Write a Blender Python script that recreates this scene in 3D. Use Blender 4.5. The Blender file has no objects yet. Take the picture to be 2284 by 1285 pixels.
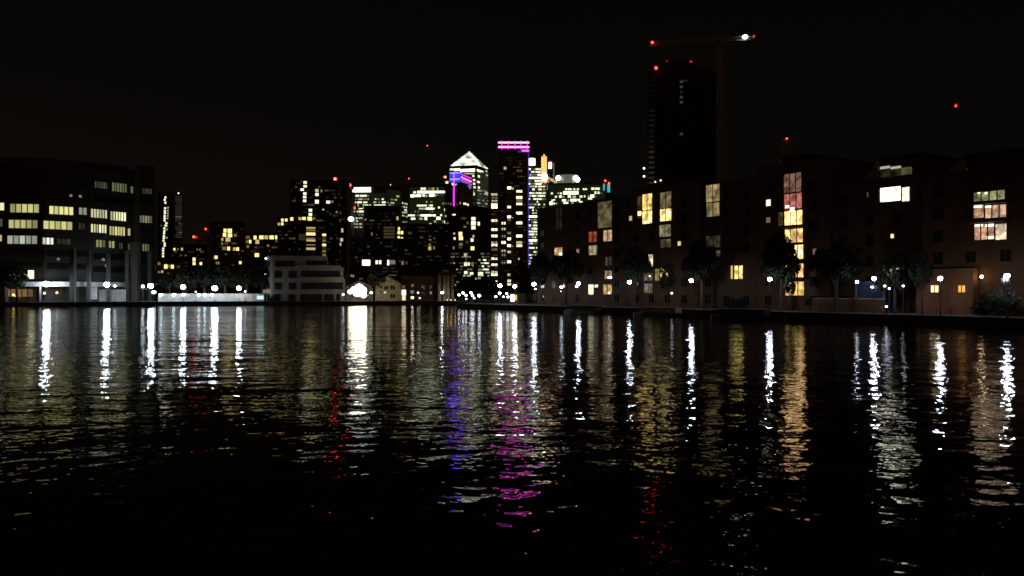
import bpy, bmesh, math, random
from mathutils import Vector
random.seed(7)
S = bpy.context.scene
COL = S.collection

# ---------------------------------------------------------------- camera / sky / exposure
F, CX, YH, CAMZ = 1793.0, 1142.0, 650.0, 4.2      # focal length and horizon measured in photo pixels
cam = bpy.data.cameras.new('camera'); camo = bpy.data.objects.new('camera', cam); COL.objects.link(camo)
camo.location = (0, 0, CAMZ); camo.rotation_euler = (math.radians(90), 0, 0)
cam.sensor_width = 36; cam.lens = 36 * F / 2284
cam.shift_y = (YH - 642.5) / 2284
cam.clip_end = 20000
S.camera = camo
S.view_settings.view_transform = 'Standard'; S.view_settings.look = 'None'
S.view_settings.exposure = 0; S.view_settings.gamma = 1
S.cycles.filter_width = 1.6
S.cycles.sample_clamp_indirect = 0
S.cycles.use_denoising = True

world = bpy.data.worlds.new('World'); S.world = world; world.use_nodes = True
def build_world():
    nt = world.node_tree; N = nt.nodes; L = nt.links
    N.clear()
    out = N.new('ShaderNodeOutputWorld'); bg = N.new('ShaderNodeBackground')
    tc = N.new('ShaderNodeTexCoord'); sx = N.new('ShaderNodeSeparateXYZ')
    L.new(tc.outputs['Generated'], sx.inputs[0])
    # city glow: low in the sky; warm glow added behind the viewer lights walls
    z = N.new('ShaderNodeMapRange'); z.inputs['From Min'].default_value = 0.0; z.inputs['From Max'].default_value = 0.45
    z.inputs['To Min'].default_value = 1; z.inputs['To Max'].default_value = 0; z.interpolation_type = 'SMOOTHSTEP'
    L.new(sx.outputs['Z'], z.inputs['Value'])
    back = N.new('ShaderNodeMapRange'); back.inputs['From Min'].default_value = 0.1; back.inputs['From Max'].default_value = -0.8
    back.inputs['To Min'].default_value = 0; back.inputs['To Max'].default_value = 1; back.interpolation_type = 'SMOOTHSTEP'
    L.new(sx.outputs['Y'], back.inputs['Value'])
    west = N.new('ShaderNodeMapRange'); west.inputs['From Min'].default_value = 0.5; west.inputs['From Max'].default_value = -0.6
    west.inputs['To Min'].default_value = .4; L.new(sx.outputs['X'], west.inputs['Value'])
    m1 = N.new('ShaderNodeMixRGB'); m1.inputs[1].default_value = (.0015, .0014, .0011, 1); m1.inputs[2].default_value = (.0046, .0034, .0023, 1)
    mm = N.new('ShaderNodeMath'); mm.operation = 'MULTIPLY'; L.new(z.outputs[0], mm.inputs[0]); L.new(west.outputs[0], mm.inputs[1])
    L.new(mm.outputs[0], m1.inputs[0])
    m2 = N.new('ShaderNodeMixRGB'); m2.inputs[2].default_value = (.034, .0155, .0052, 1)
    L.new(back.outputs[0], m2.inputs[0]); L.new(m1.outputs[0], m2.inputs[1])
    L.new(m2.outputs[0], bg.inputs['Color']); bg.inputs['Strength'].default_value = 1
    L.new(bg.outputs[0], out.inputs[0])
build_world()

# ---------------------------------------------------------------- helpers
def lin(c):
    return tuple(((v / 255 / 12.92) if v <= 10 else ((v / 255 + .055) / 1.055) ** 2.4) for v in c)

def newmat(name):
    m = bpy.data.materials.new(name); m.use_nodes = True
    return m, m.node_tree.nodes, m.node_tree.links, m.node_tree.nodes['Principled BSDF']

def mat_plain(name, col, rough=.7, metal=0, noise=.25, scale=1.5):
    m, N, L, P = newmat(name)
    tc = N.new('ShaderNodeTexCoord'); nz = N.new('ShaderNodeTexNoise'); nz.inputs['Scale'].default_value = scale; nz.inputs['Detail'].default_value = 5
    L.new(tc.outputs['Object'], nz.inputs['Vector'])
    cr = N.new('ShaderNodeValToRGB')
    cr.color_ramp.elements[0].position = .3; cr.color_ramp.elements[1].position = .7
    cr.color_ramp.elements[0].color = tuple(v * (1 - noise) for v in col) + (1,)
    cr.color_ramp.elements[1].color = tuple(min(1, v * (1 + noise)) for v in col) + (1,)
    L.new(nz.outputs['Fac'], cr.inputs['Fac']); L.new(cr.outputs['Color'], P.inputs['Base Color'])
    P.inputs['Roughness'].default_value = rough; P.inputs['Metallic'].default_value = metal
    return m

def mat_brick(name, c1, c2, mortar, rot=0.0):
    m, N, L, P = newmat(name)
    tc = N.new('ShaderNodeTexCoord'); mp = N.new('ShaderNodeMapping'); mp.inputs['Rotation'].default_value = (math.radians(90), 0, rot)
    L.new(tc.outputs['Object'], mp.inputs['Vector'])
    br = N.new('ShaderNodeTexBrick'); br.inputs['Scale'].default_value = 4
    br.inputs['Color1'].default_value = c1 + (1,); br.inputs['Color2'].default_value = c2 + (1,); br.inputs['Mortar'].default_value = mortar + (1,)
    L.new(mp.outputs[0], br.inputs['Vector'])
    nz = N.new('ShaderNodeTexNoise'); nz.inputs['Scale'].default_value = .35; nz.inputs['Detail'].default_value = 6
    L.new(tc.outputs['Object'], nz.inputs['Vector'])
    mx = N.new('ShaderNodeMixRGB'); mx.blend_type = 'MULTIPLY'; mx.inputs[0].default_value = .8
    cr = N.new('ShaderNodeValToRGB'); cr.color_ramp.elements[0].position = .3; cr.color_ramp.elements[0].color = (.45, .42, .4, 1); cr.color_ramp.elements[1].position = .7
    L.new(nz.outputs['Fac'], cr.inputs['Fac']); L.new(br.outputs['Color'], mx.inputs[1]); L.new(cr.outputs['Color'], mx.inputs[2])
    L.new(mx.outputs[0], P.inputs['Base Color']); P.inputs['Roughness'].default_value = .85
    return m

_em = {}
def mat_light(rgb, k, room=False, sample=False):
    """Something that gives off light: rgb as seen in the photo, k how far above white it is."""
    key = (rgb, k, room, sample)
    if key in _em: return _em[key]
    m, N, L, P = newmat('light')
    P.inputs['Base Color'].default_value = (.03, .03, .03, 1); P.inputs['Roughness'].default_value = .25
    c = lin(rgb)
    P.inputs['Emission Color'].default_value = c + (1,)
    P.inputs['Emission Strength'].default_value = k
    if room:    # curtains, furniture and walls seen through the glass
        tc = N.new('ShaderNodeTexCoord'); nz = N.new('ShaderNodeTexNoise'); nz.inputs['Scale'].default_value = .9; nz.inputs['Detail'].default_value = 5; nz.inputs['Roughness'].default_value = .6
        L.new(tc.outputs['Object'], nz.inputs['Vector'])
        mr = N.new('ShaderNodeMapRange'); mr.inputs['From Min'].default_value = .34; mr.inputs['From Max'].default_value = .66
        mr.inputs['To Min'].default_value = .35; mr.inputs['To Max'].default_value = 1.45
        L.new(nz.outputs['Fac'], mr.inputs['Value'])
        vo = N.new('ShaderNodeTexVoronoi'); vo.distance = 'MANHATTAN'; vo.inputs['Scale'].default_value = 1.15
        L.new(tc.outputs['Object'], vo.inputs['Vector']); sp = N.new('ShaderNodeSeparateColor'); L.new(vo.outputs['Color'], sp.inputs[0])
        m2 = N.new('ShaderNodeMapRange'); m2.inputs['From Min'].default_value = .15; m2.inputs['From Max'].default_value = .5; m2.inputs['To Min'].default_value = .45; m2.inputs['To Max'].default_value = 1.05
        L.new(sp.outputs[0], m2.inputs['Value'])
        mu = N.new('ShaderNodeMath'); mu.operation = 'MULTIPLY'; L.new(mr.outputs[0], mu.inputs[0]); L.new(m2.outputs[0], mu.inputs[1])
        m3 = N.new('ShaderNodeMath'); m3.operation = 'MULTIPLY'; m3.inputs[1].default_value = k; L.new(mu.outputs[0], m3.inputs[0]); L.new(m3.outputs[0], P.inputs['Emission Strength'])
        hx = N.new('ShaderNodeMixRGB'); hx.inputs[1].default_value = c + (1,); hx.inputs[2].default_value = tuple(min(1, v * .84 + .16 * max(c)) for v in c) + (1,)
        L.new(sp.outputs[1], hx.inputs[0]); L.new(hx.outputs[0], P.inputs['Emission Color'])
    m.cycles.emission_sampling = 'AUTO' if sample else 'NONE'
    _em[key] = m
    return m

class MB:
    """collects faces for ONE mesh; ix = material index"""
    def __init__(s): s.v = []; s.f = []; s.m = []
    def face(s, pts, ix=0):
        b = len(s.v); s.v += [tuple(p) for p in pts]; s.f.append(tuple(range(b, b + len(pts)))); s.m.append(ix)
    def hexa(s, p, ix=0):   # 4 bottom, 4 top (counter-clockwise seen from above)
        b = len(s.v); s.v += [tuple(q) for q in p]
        for f in ((3, 2, 1, 0), (4, 5, 6, 7), (0, 1, 5, 4), (1, 2, 6, 5), (2, 3, 7, 6), (3, 0, 4, 7)):
            s.f.append(tuple(b + i for i in f)); s.m.append(ix)
    def box(s, x0, x1, y0, y1, z0, z1, ix=0):
        s.hexa([(x0, y0, z0), (x1, y0, z0), (x1, y1, z0), (x0, y1, z0), (x0, y0, z1), (x1, y0, z1), (x1, y1, z1), (x0, y1, z1)], ix)
    def prism(s, poly, z0, z1, ix=0):
        n = len(poly); b = len(s.v)
        zt = z1 if isinstance(z1, (list, tuple)) else [z1] * n
        s.v += [(x, y, z0) for x, y in poly] + [(p[0], p[1], z) for p, z in zip(poly, zt)]
        s.f.append(tuple(b + i for i in reversed(range(n)))); s.f.append(tuple(b + n + i for i in range(n))); s.m += [ix, ix]
        for i in range(n):
            j = (i + 1) % n; s.f.append((b + i, b + j, b + n + j, b + n + i)); s.m.append(ix)
    def tube(s, p, q, r0, r1=None, n=8, ix=0):
        r1 = r0 if r1 is None else r1
        p = Vector(p); q = Vector(q); d = (q - p).normalized()
        a = d.orthogonal().normalized(); c = d.cross(a); b = len(s.v)
        for o, r in ((p, r0), (q, r1)):
            for i in range(n):
                t = 2 * math.pi * i / n; s.v.append(tuple(o + a * math.cos(t) * r + c * math.sin(t) * r))
        for i in range(n):
            j = (i + 1) % n; s.f.append((b + i, b + j, b + n + j, b + n + i)); s.m.append(ix)
        s.f.append(tuple(b + i for i in reversed(range(n)))); s.f.append(tuple(b + n + i for i in range(n))); s.m += [ix, ix]
    def ball(s, c, r, nu=12, nv=8, sz=1.0, ix=0):
        b = len(s.v)
        s.v.append((c[0], c[1], c[2] + r * sz)); s.v.append((c[0], c[1], c[2] - r * sz))
        for j in range(1, nv):
            ph = math.pi * j / nv
            for i in range(nu):
                t = 2 * math.pi * i / nu
                s.v.append((c[0] + r * math.sin(ph) * math.cos(t), c[1] + r * math.sin(ph) * math.sin(t), c[2] + r * sz * math.cos(ph)))
        R = lambda j, i: b + 2 + (j - 1) * nu + i % nu
        for i in range(nu):
            s.f.append((b, R(1, i), R(1, i + 1))); s.m.append(ix)
            s.f.append((b + 1, R(nv - 1, i + 1), R(nv - 1, i))); s.m.append(ix)
            for j in range(1, nv - 1):
                s.f.append((R(j, i), R(j + 1, i), R(j + 1, i + 1), R(j, i + 1))); s.m.append(ix)
    def truss(s, p, q, w, n, r, ix=0):
        """square lattice beam from p to q, w wide"""
        p = Vector(p); q = Vector(q); d = (q - p).normalized()
        up = Vector((0, 0, 1)) if abs(d.z) < .9 else Vector((0, 1, 0))
        a = d.cross(up).normalized() * (w / 2); c = a.cross(d).normalized() * (w / 2)
        cs = [a + c, a - c, -a - c, -a + c]
        for k in cs: s.tube(p + k, q + k, r, n=4, ix=ix)
        for i in range(n):
            x, y = p.lerp(q, i / n), p.lerp(q, (i + 1) / n)
            for j in range(4):
                s.tube(x + cs[j], y + cs[(j + 1) % 4], r * .7, n=3, ix=ix)

ORI = {}
def tag(o, label=None, cat=None, group=None, kind=None):
    if label: o['label'] = label
    if cat: o['category'] = cat
    if group: o['group'] = group
    if kind: o['kind'] = kind
    return o
def thing(name, label, cat, loc=(0, 0, 0), group=None):
    o = bpy.data.objects.new(name, None); COL.objects.link(o); o.location = loc; o.empty_display_size = 1
    ORI[o.name] = Vector(loc)
    return tag(o, label, cat, group)
def obj(name, mb, mat, parent=None, smooth=False):
    off = ORI[parent.name] if parent else Vector((0, 0, 0))
    me = bpy.data.meshes.new(name)
    me.from_pydata([tuple(Vector(v) - off) for v in mb.v], [], mb.f)
    for m in (mat if isinstance(mat, (list, tuple)) else [mat]): me.materials.append(m)
    if any(mb.m): me.polygons.foreach_set('material_index', mb.m)
    if smooth: me.polygons.foreach_set('use_smooth', [True] * len(me.polygons))
    me.update()
    o = bpy.data.objects.new(name, me); COL.objects.link(o)
    if parent: o.parent = parent
    ORI[o.name] = off
    return o
def copy_tree(o, parent=None):
    c = o.copy(); COL.objects.link(c)
    if parent: c.parent = parent
    for ch in KIDS.get(o.name, []): copy_tree(ch, c)
    return c
KIDS = {}
def remember(root):
    for o in list(S.objects):
        if o.parent: KIDS.setdefault(o.parent.name, [])
        if o.parent and o not in KIDS[o.parent.name]: KIDS[o.parent.name].append(o)

def gx(px, D): return (px - CX) / F * D
def gz(py, D): return CAMZ + (YH - py) / F * D

class Face:
    """a vertical facade from A to B; turns photo measurements into places on it"""
    def __init__(s, A, B=None, d=None):
        s.o = Vector(A[:2]); s.d = (Vector(B[:2]) - s.o).normalized() if B is not None else Vector(d).normalized()
        s.n = Vector((-s.d.y, s.d.x))
    def u(s, px):
        t = (px - CX) / F
        return (t * s.o.y - s.o.x) / (s.d.x - t * s.d.y)
    def pt(s, u, v=0): p = s.o + s.d * u + s.n * v; return (p.x, p.y)
    def D(s, u, v=0): return s.pt(u, v)[1]
    def z(s, px, py): return gz(py, s.D(s.u(px)))
    def box(s, mb, u0, u1, v0, v1, z0, z1, ix=0):
        a, b, c, d = s.pt(u0, v0), s.pt(u1, v0), s.pt(u1, v1), s.pt(u0, v1)
        mb.hexa([(*a, z0), (*b, z0), (*c, z0), (*d, z0), (*a, z1), (*b, z1), (*c, z1), (*d, z1)], ix)
    def rect(s, x0, y0, x1, y1):
        """photo rectangle -> u0,u1,z0,z1"""
        xm = (x0 + x1) / 2
        return s.u(x0), s.u(x1), s.z(xm, y1), s.z(xm, y0)
    def pane(s, mb, x0, y0, x1, y1, t=.06, ix=0, off=.0):
        u0, u1, z0, z1 = s.rect(x0, y0, x1, y1); s.box(mb, u0, u1, -t - off, .02 - off, z0, z1, ix)
        return u0, u1, z0, z1

# ---------------------------------------------------------------- materials
M_dark = mat_plain('dark_cladding', (.028, .026, .023), .6)
M_dark2 = mat_plain('grey_cladding', (.07, .063, .052), .6)
M_conc = mat_plain('concrete', (.22, .21, .19), .85)
M_pale = mat_plain('pale_stone', (.38, .36, .32), .8)
M_render = mat_plain('cream_render', (.145, .135, .115), .7, noise=.2, scale=.6)
M_black = mat_plain('black_cladding', (.014, .014, .014), .6)
M_canopy = mat_plain('white_panel', (.5, .51, .51), .6, noise=.2)
M_col = mat_plain('weathered_stone', (.085, .085, .08), .85)
M_white = mat_plain('white_render', (.34, .34, .33), .7, noise=.25, scale=.6)
M_metal = mat_plain('dark_metal', (.06, .06, .065), .45, .6)
M_steel = mat_plain('painted_steel', (.42, .33, .19), .6, .2)
M_glass = mat_plain('dark_glass', (.012, .014, .016), .08)
M_frame = mat_plain('window_frame', (.018, .016, .014), .5)
M_stone = mat_plain('quay_stone', (.055, .05, .045), .9)
M_ground = mat_plain('paving', (.06, .058, .055), .9, scale=.3)
M_leaf = mat_plain('leaves', (.012, .018, .007), .8, noise=.5, scale=.8)
M_leaf2 = mat_plain('leaves_light', (.04, .05, .018), .7, noise=.5, scale=.8)
M_bark = mat_plain('bark', (.05, .04, .03), .9)
RB = math.atan2(-.8313, .5558)
M_brick = mat_brick('brown_brick', (.17, .070, .022), (.125, .052, .017), (.09, .05, .024), RB)
M_brick2 = mat_brick('dark_brick', (.125, .052, .018), (.095, .040, .014), (.065, .038, .02), RB)
M_brick3 = mat_brick('sodium_lit_brick', (.30, .12, .038), (.24, .095, .034), (.16, .085, .045), RB)  # brick colour lightened to carry the orange sodium light on the base
M_roof = mat_plain('roof_slate', (.05, .045, .045), .8)
M_blue = mat_plain('blue_paint', (.02, .035, .08), .5)
M_hull = mat_plain('boat_hull', (.025, .022, .02), .4)

# ---------------------------------------------------------------- setting: water, ground
def build_water():
    m, N, L, P = newmat('dock_water')
    P.inputs['Base Color'].default_value = (.004, .005, .004, 1); P.inputs['Roughness'].default_value = .03; P.inputs['IOR'].default_value = 1.2
    g = bpy.data.node_groups.new('wave_height', 'ShaderNodeTree')
    g.interface.new_socket('Vector', in_out='INPUT', socket_type='NodeSocketVector')
    g.interface.new_socket('Height', in_out='OUTPUT', socket_type='NodeSocketFloat')
    gn, gl = g.nodes, g.links
    gi = gn.new('NodeGroupInput'); go = gn.new('NodeGroupOutput')
    tot = None
    # (rotation, stretch x, stretch y, scale, detail, amplitude in metres)
    for rot, kx, ky, sc, det, amp in ((.15, .5, 1.0, .26, 1.0, .085), (.4, .8, 1.0, .62, 1.0, .052), (-.25, .75, 1.0, 1.5, 1.0, .032), (.35, .9, 1.0, 3.4, 1.0, .0120), (-.1, 1, 1.0, 7.0, 0.0, .0022)):
        mp = gn.new('ShaderNodeMapping'); mp.inputs['Rotation'].default_value = (0, 0, rot); mp.inputs['Scale'].default_value = (kx, ky, 1)
        gl.new(gi.outputs[0], mp.inputs['Vector'])
        nz = gn.new('ShaderNodeTexNoise'); nz.inputs['Scale'].default_value = sc; nz.inputs['Detail'].default_value = det; nz.inputs['Roughness'].default_value = .45
        gl.new(mp.outputs[0], nz.inputs['Vector'])
        mu = gn.new('ShaderNodeMath'); mu.operation = 'MULTIPLY'; mu.inputs[1].default_value = amp
        gl.new(nz.outputs['Fac'], mu.inputs[0])
        if tot is None: tot = mu
        else:
            ad = gn.new('ShaderNodeMath'); gl.new(tot.outputs[0], ad.inputs[0]); gl.new(mu.outputs[0], ad.inputs[1]); tot = ad
    # wind lanes: broad patches of rougher and calmer water
    pm = gn.new('ShaderNodeMapping'); pm.inputs['Scale'].default_value = (.6, 1, 1); gl.new(gi.outputs[0], pm.inputs['Vector'])
    pz = gn.new('ShaderNodeTexNoise'); pz.inputs['Scale'].default_value = .07; pz.inputs['Detail'].default_value = 2; gl.new(pm.outputs[0], pz.inputs['Vector'])
    pr = gn.new('ShaderNodeMapRange'); pr.inputs['From Min'].default_value = .35; pr.inputs['From Max'].default_value = .65; pr.inputs['To Min'].default_value = .62; pr.inputs['To Max'].default_value = 1.3
    gl.new(pz.outputs['Fac'], pr.inputs['Value'])
    fin = gn.new('ShaderNodeMath'); fin.operation = 'MULTIPLY'; gl.new(tot.outputs[0], fin.inputs[0]); gl.new(pr.outputs[0], fin.inputs[1])
    gl.new(fin.outputs[0], go.inputs[0])
    geo = N.new('ShaderNodeNewGeometry'); e = .01
    hs = []
    for off in ((0, 0, 0), (e, 0, 0), (0, e, 0)):
        ad = N.new('ShaderNodeVectorMath'); ad.inputs[1].default_value = off; L.new(geo.outputs['Position'], ad.inputs[0])
        gr = N.new('ShaderNodeGroup'); gr.node_tree = g; L.new(ad.outputs[0], gr.inputs[0]); hs.append(gr)
    cmb = N.new('ShaderNodeCombineXYZ'); cmb.inputs[2].default_value = 1
    for k in (1, 2):
        sb = N.new('ShaderNodeMath'); sb.operation = 'SUBTRACT'; L.new(hs[0].outputs[0], sb.inputs[0]); L.new(hs[k].outputs[0], sb.inputs[1])
        mu = N.new('ShaderNodeMath'); mu.operation = 'DIVIDE'; mu.inputs[1].default_value = e; L.new(sb.outputs[0], mu.inputs[0]); L.new(mu.outputs[0], cmb.inputs[k - 1])
    nm = N.new('ShaderNodeVectorMath'); nm.operation = 'NORMALIZE'; L.new(cmb.outputs[0], nm.inputs[0]); L.new(nm.outputs[0], P.inputs['Normal'])
    mb = MB(); mb.face([(-900, -200, 0), (900, -200, 0), (900, 700, 0), (-900, 700, 0)])
    tag(obj('water', mb, m), 'dark rippled dock water with streaks of reflected light', 'water', kind='structure')
build_water()

QZ = 1.1
P0 = Vector((-13.6, 200)); QD = Vector((.5558, -.8313)); QN = Vector((.8313, .5558))
def rq(u, v=0): p = P0 + QD * u + QN * v; return (p.x, p.y)
L0, L1 = (gx(-600, 205), 205), (gx(0, 226), 226)
L2, L3 = (gx(600, 246), 246), (gx(1012, 252), 252)
mb = MB(); mb.prism([(-6000, 150), L0, L1, L2, L3, (30, 262), (120, 270), (6000, 300), (6000, 9000), (-6000, 9000)], -1, QZ)
tag(obj('ground', mb, M_ground), 'dark paved ground of the far bank', 'ground', kind='structure')
mb = MB(); mb.prism([rq(0), rq(175), rq(175, 220), rq(14, 220), rq(-6, 40), rq(-5, 6)], -1, QZ)
tag(obj('promenade', mb, M_ground), 'paved promenade along the right bank', 'promenade', kind='structure')
def coping(name, pts, label):
    mb = MB()
    for a, b in zip(pts, pts[1:]):
        fc = Face(a, b); ln = (Vector(b) - Vector(a)).length
        fc.box(mb, 0, ln, -.12, .7, QZ - .35, QZ + .06)
    tag(obj(name, mb, M_stone), label, 'quay edge', kind='structure')
coping('kerb', [L0, L1, L2, L3], 'dark stone edge of the far quay')
coping('kerb', [rq(0), rq(175)], 'dark stone edge of the right promenade')

# ---------------------------------------------------------------- generic builders
def lamp(name, label, loc, height, r, group, rgb=(235, 248, 255), k=60, cap=True, arm=0):
    k *= random.uniform(.8, 1.2); rgb = tuple(min(255, int(v * random.uniform(.97, 1.0))) for v in rgb)
    t = thing(name, label, 'street lamp' if name == 'street_lamp' else 'light', loc, group)
    x, y, z = loc
    if name == 'street_lamp': r *= .66; k *= 4.0
    else: r *= .85; k *= 1.6
    b = MB(); b.tube((x, y, z), (x, y, z + .5), .16, .12); obj('base', b, M_metal, t)
    b = MB(); b.tube((x, y, z + .5), (x, y, z + height - r), .07, .05); obj('post', b, M_metal, t)
    b = MB(); b.ball((x, y, z + height), r, 12, 8, .85); obj('lamp_globe', b, mat_light(rgb, k, sample=True), t, True)  # globe oversized, its disc standing in for bloom around the lamp
    if cap:
        b = MB(); b.tube((x, y, z + height + r * .8), (x, y, z + height + r * 1.15), r * 1.75, r * .4, 14); obj('lamp_cap', b, M_metal, t)  # cap widened to keep lamp light off the upper walls
    return t

def beacon(parent, p, r=1.0, k=25, rgb=(255, 50, 40)):
    b = MB(); b.ball(p, r * .62, 8, 6); obj('warning_light', b, mat_light(rgb, k), parent)

LV = {0: .05, 1: .18, 2: .6, 3: 1.6, 4: 3.5}
def place_windows(parent, wins, limit=90, rgb=(232, 236, 196)):
    """wins: (face, x0,y0,x1,y1, level or (level,rgb)); the largest ones are parts, the rest one part of kind stuff"""
    wins = sorted(wins, key=lambda w: -(w[3] - w[1]) * (w[4] - w[2]))
    rest = MB(); mats = []
    for i, (fc, x0, y0, x1, y1, lv) in enumerate(wins):
        c = rgb
        if isinstance(lv, tuple): lv, c = lv
        m = mat_light(c, LV[lv])
        if i < limit:
            b = MB(); fc.pane(b, x0, y0, x1, y1, .15); obj('window', b, m, parent)
        else:
            if m not in mats: mats.append(m)
            fc.pane(rest, x0, y0, x1, y1, .15, mats.index(m))
    if rest.f:
        o = obj('window', rest, mats, parent); o['kind'] = 'stuff'

def dots(fc, pts, w=4, h=4, lv=3):
    """lit windows given as (x, y[, w, h[, level]]) by their centres"""
    out = []
    for p in pts:
        pw, ph = (p[2], p[3]) if len(p) > 3 else (w, h)
        l = p[4] if len(p) > 4 else lv
        out.append((fc, p[0] - pw / 2, p[1] - ph / 2, p[0] + pw / 2, p[1] + ph / 2, l))
    return out

def glow_pane(parent, fc, x0, y0, x1, y1, rgb=(16, 23, 9), k=1.0):  # faint greenish camera glare put in as emission over the facade
    b = MB(); fc.pane(b, x0, y0, x1, y1, .06); obj('glow_pane', b, mat_light(rgb, k), parent)

def runs(fc, y, x0, x1, dens=.6, step=3.2, h=3.2, lv=(2, 3, 3, 4), slope=0.0):
    """one floor of an office tower: runs of neighbouring lit windows"""
    out = []; x = x0
    while x < x1 - 1:
        if random.random() < dens:
            n = random.choice((1, 1, 2, 2, 3, 5)); w = min(n * step, x1 - x)
            yy = y + slope * (x - x0)
            out.append((fc, x, yy - h / 2, x + w - .7, yy + h / 2, random.choice(lv))); x += w
        else: x += step * random.choice((1, 1, 2))
    return out

def mass(parent, corners, ytop, mat, depth=30, name='wall', z0=QZ, ztop=None):
    """solid block: visible corners (photo x, distance) left to right, pushed straight back by depth"""
    pts = [(gx(px, D), D) for px, D in corners]
    z1 = ztop if ztop is not None else gz(ytop, corners[0][1])
    sk = sum(p[0] / p[1] for p in pts) / len(pts) * depth
    if pts[-1][0] < 0: sk = pts[-1][0] / pts[-1][1] * depth
    poly = pts + [(x + sk, y + depth) for x, y in reversed(pts)]
    b = MB(); b.prism(poly, z0, z1); obj(name, b, mat, parent)
    # parapet, a little proud of the walls
    b = MB()
    faces = [Face(p, q) for p, q in zip(pts, pts[1:])]
    for fc, p, q in zip(faces, pts, pts[1:]):
        fc.box(b, 0, (Vector(q) - Vector(p)).length, -.12, .3, z1 + .005, z1 + .9)
    obj('parapet', b, mat, parent)
    return faces, z1

def bands(parent, fc, px0, px1, ys, hpx, mat=None, t=.1, name='floor_band'):
    b = MB()
    for y in ys: fc.pane(b, px0, y - hpx / 2, px1, y + hpx / 2, t)
    obj(name, b, mat or M_dark2, parent)

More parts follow.
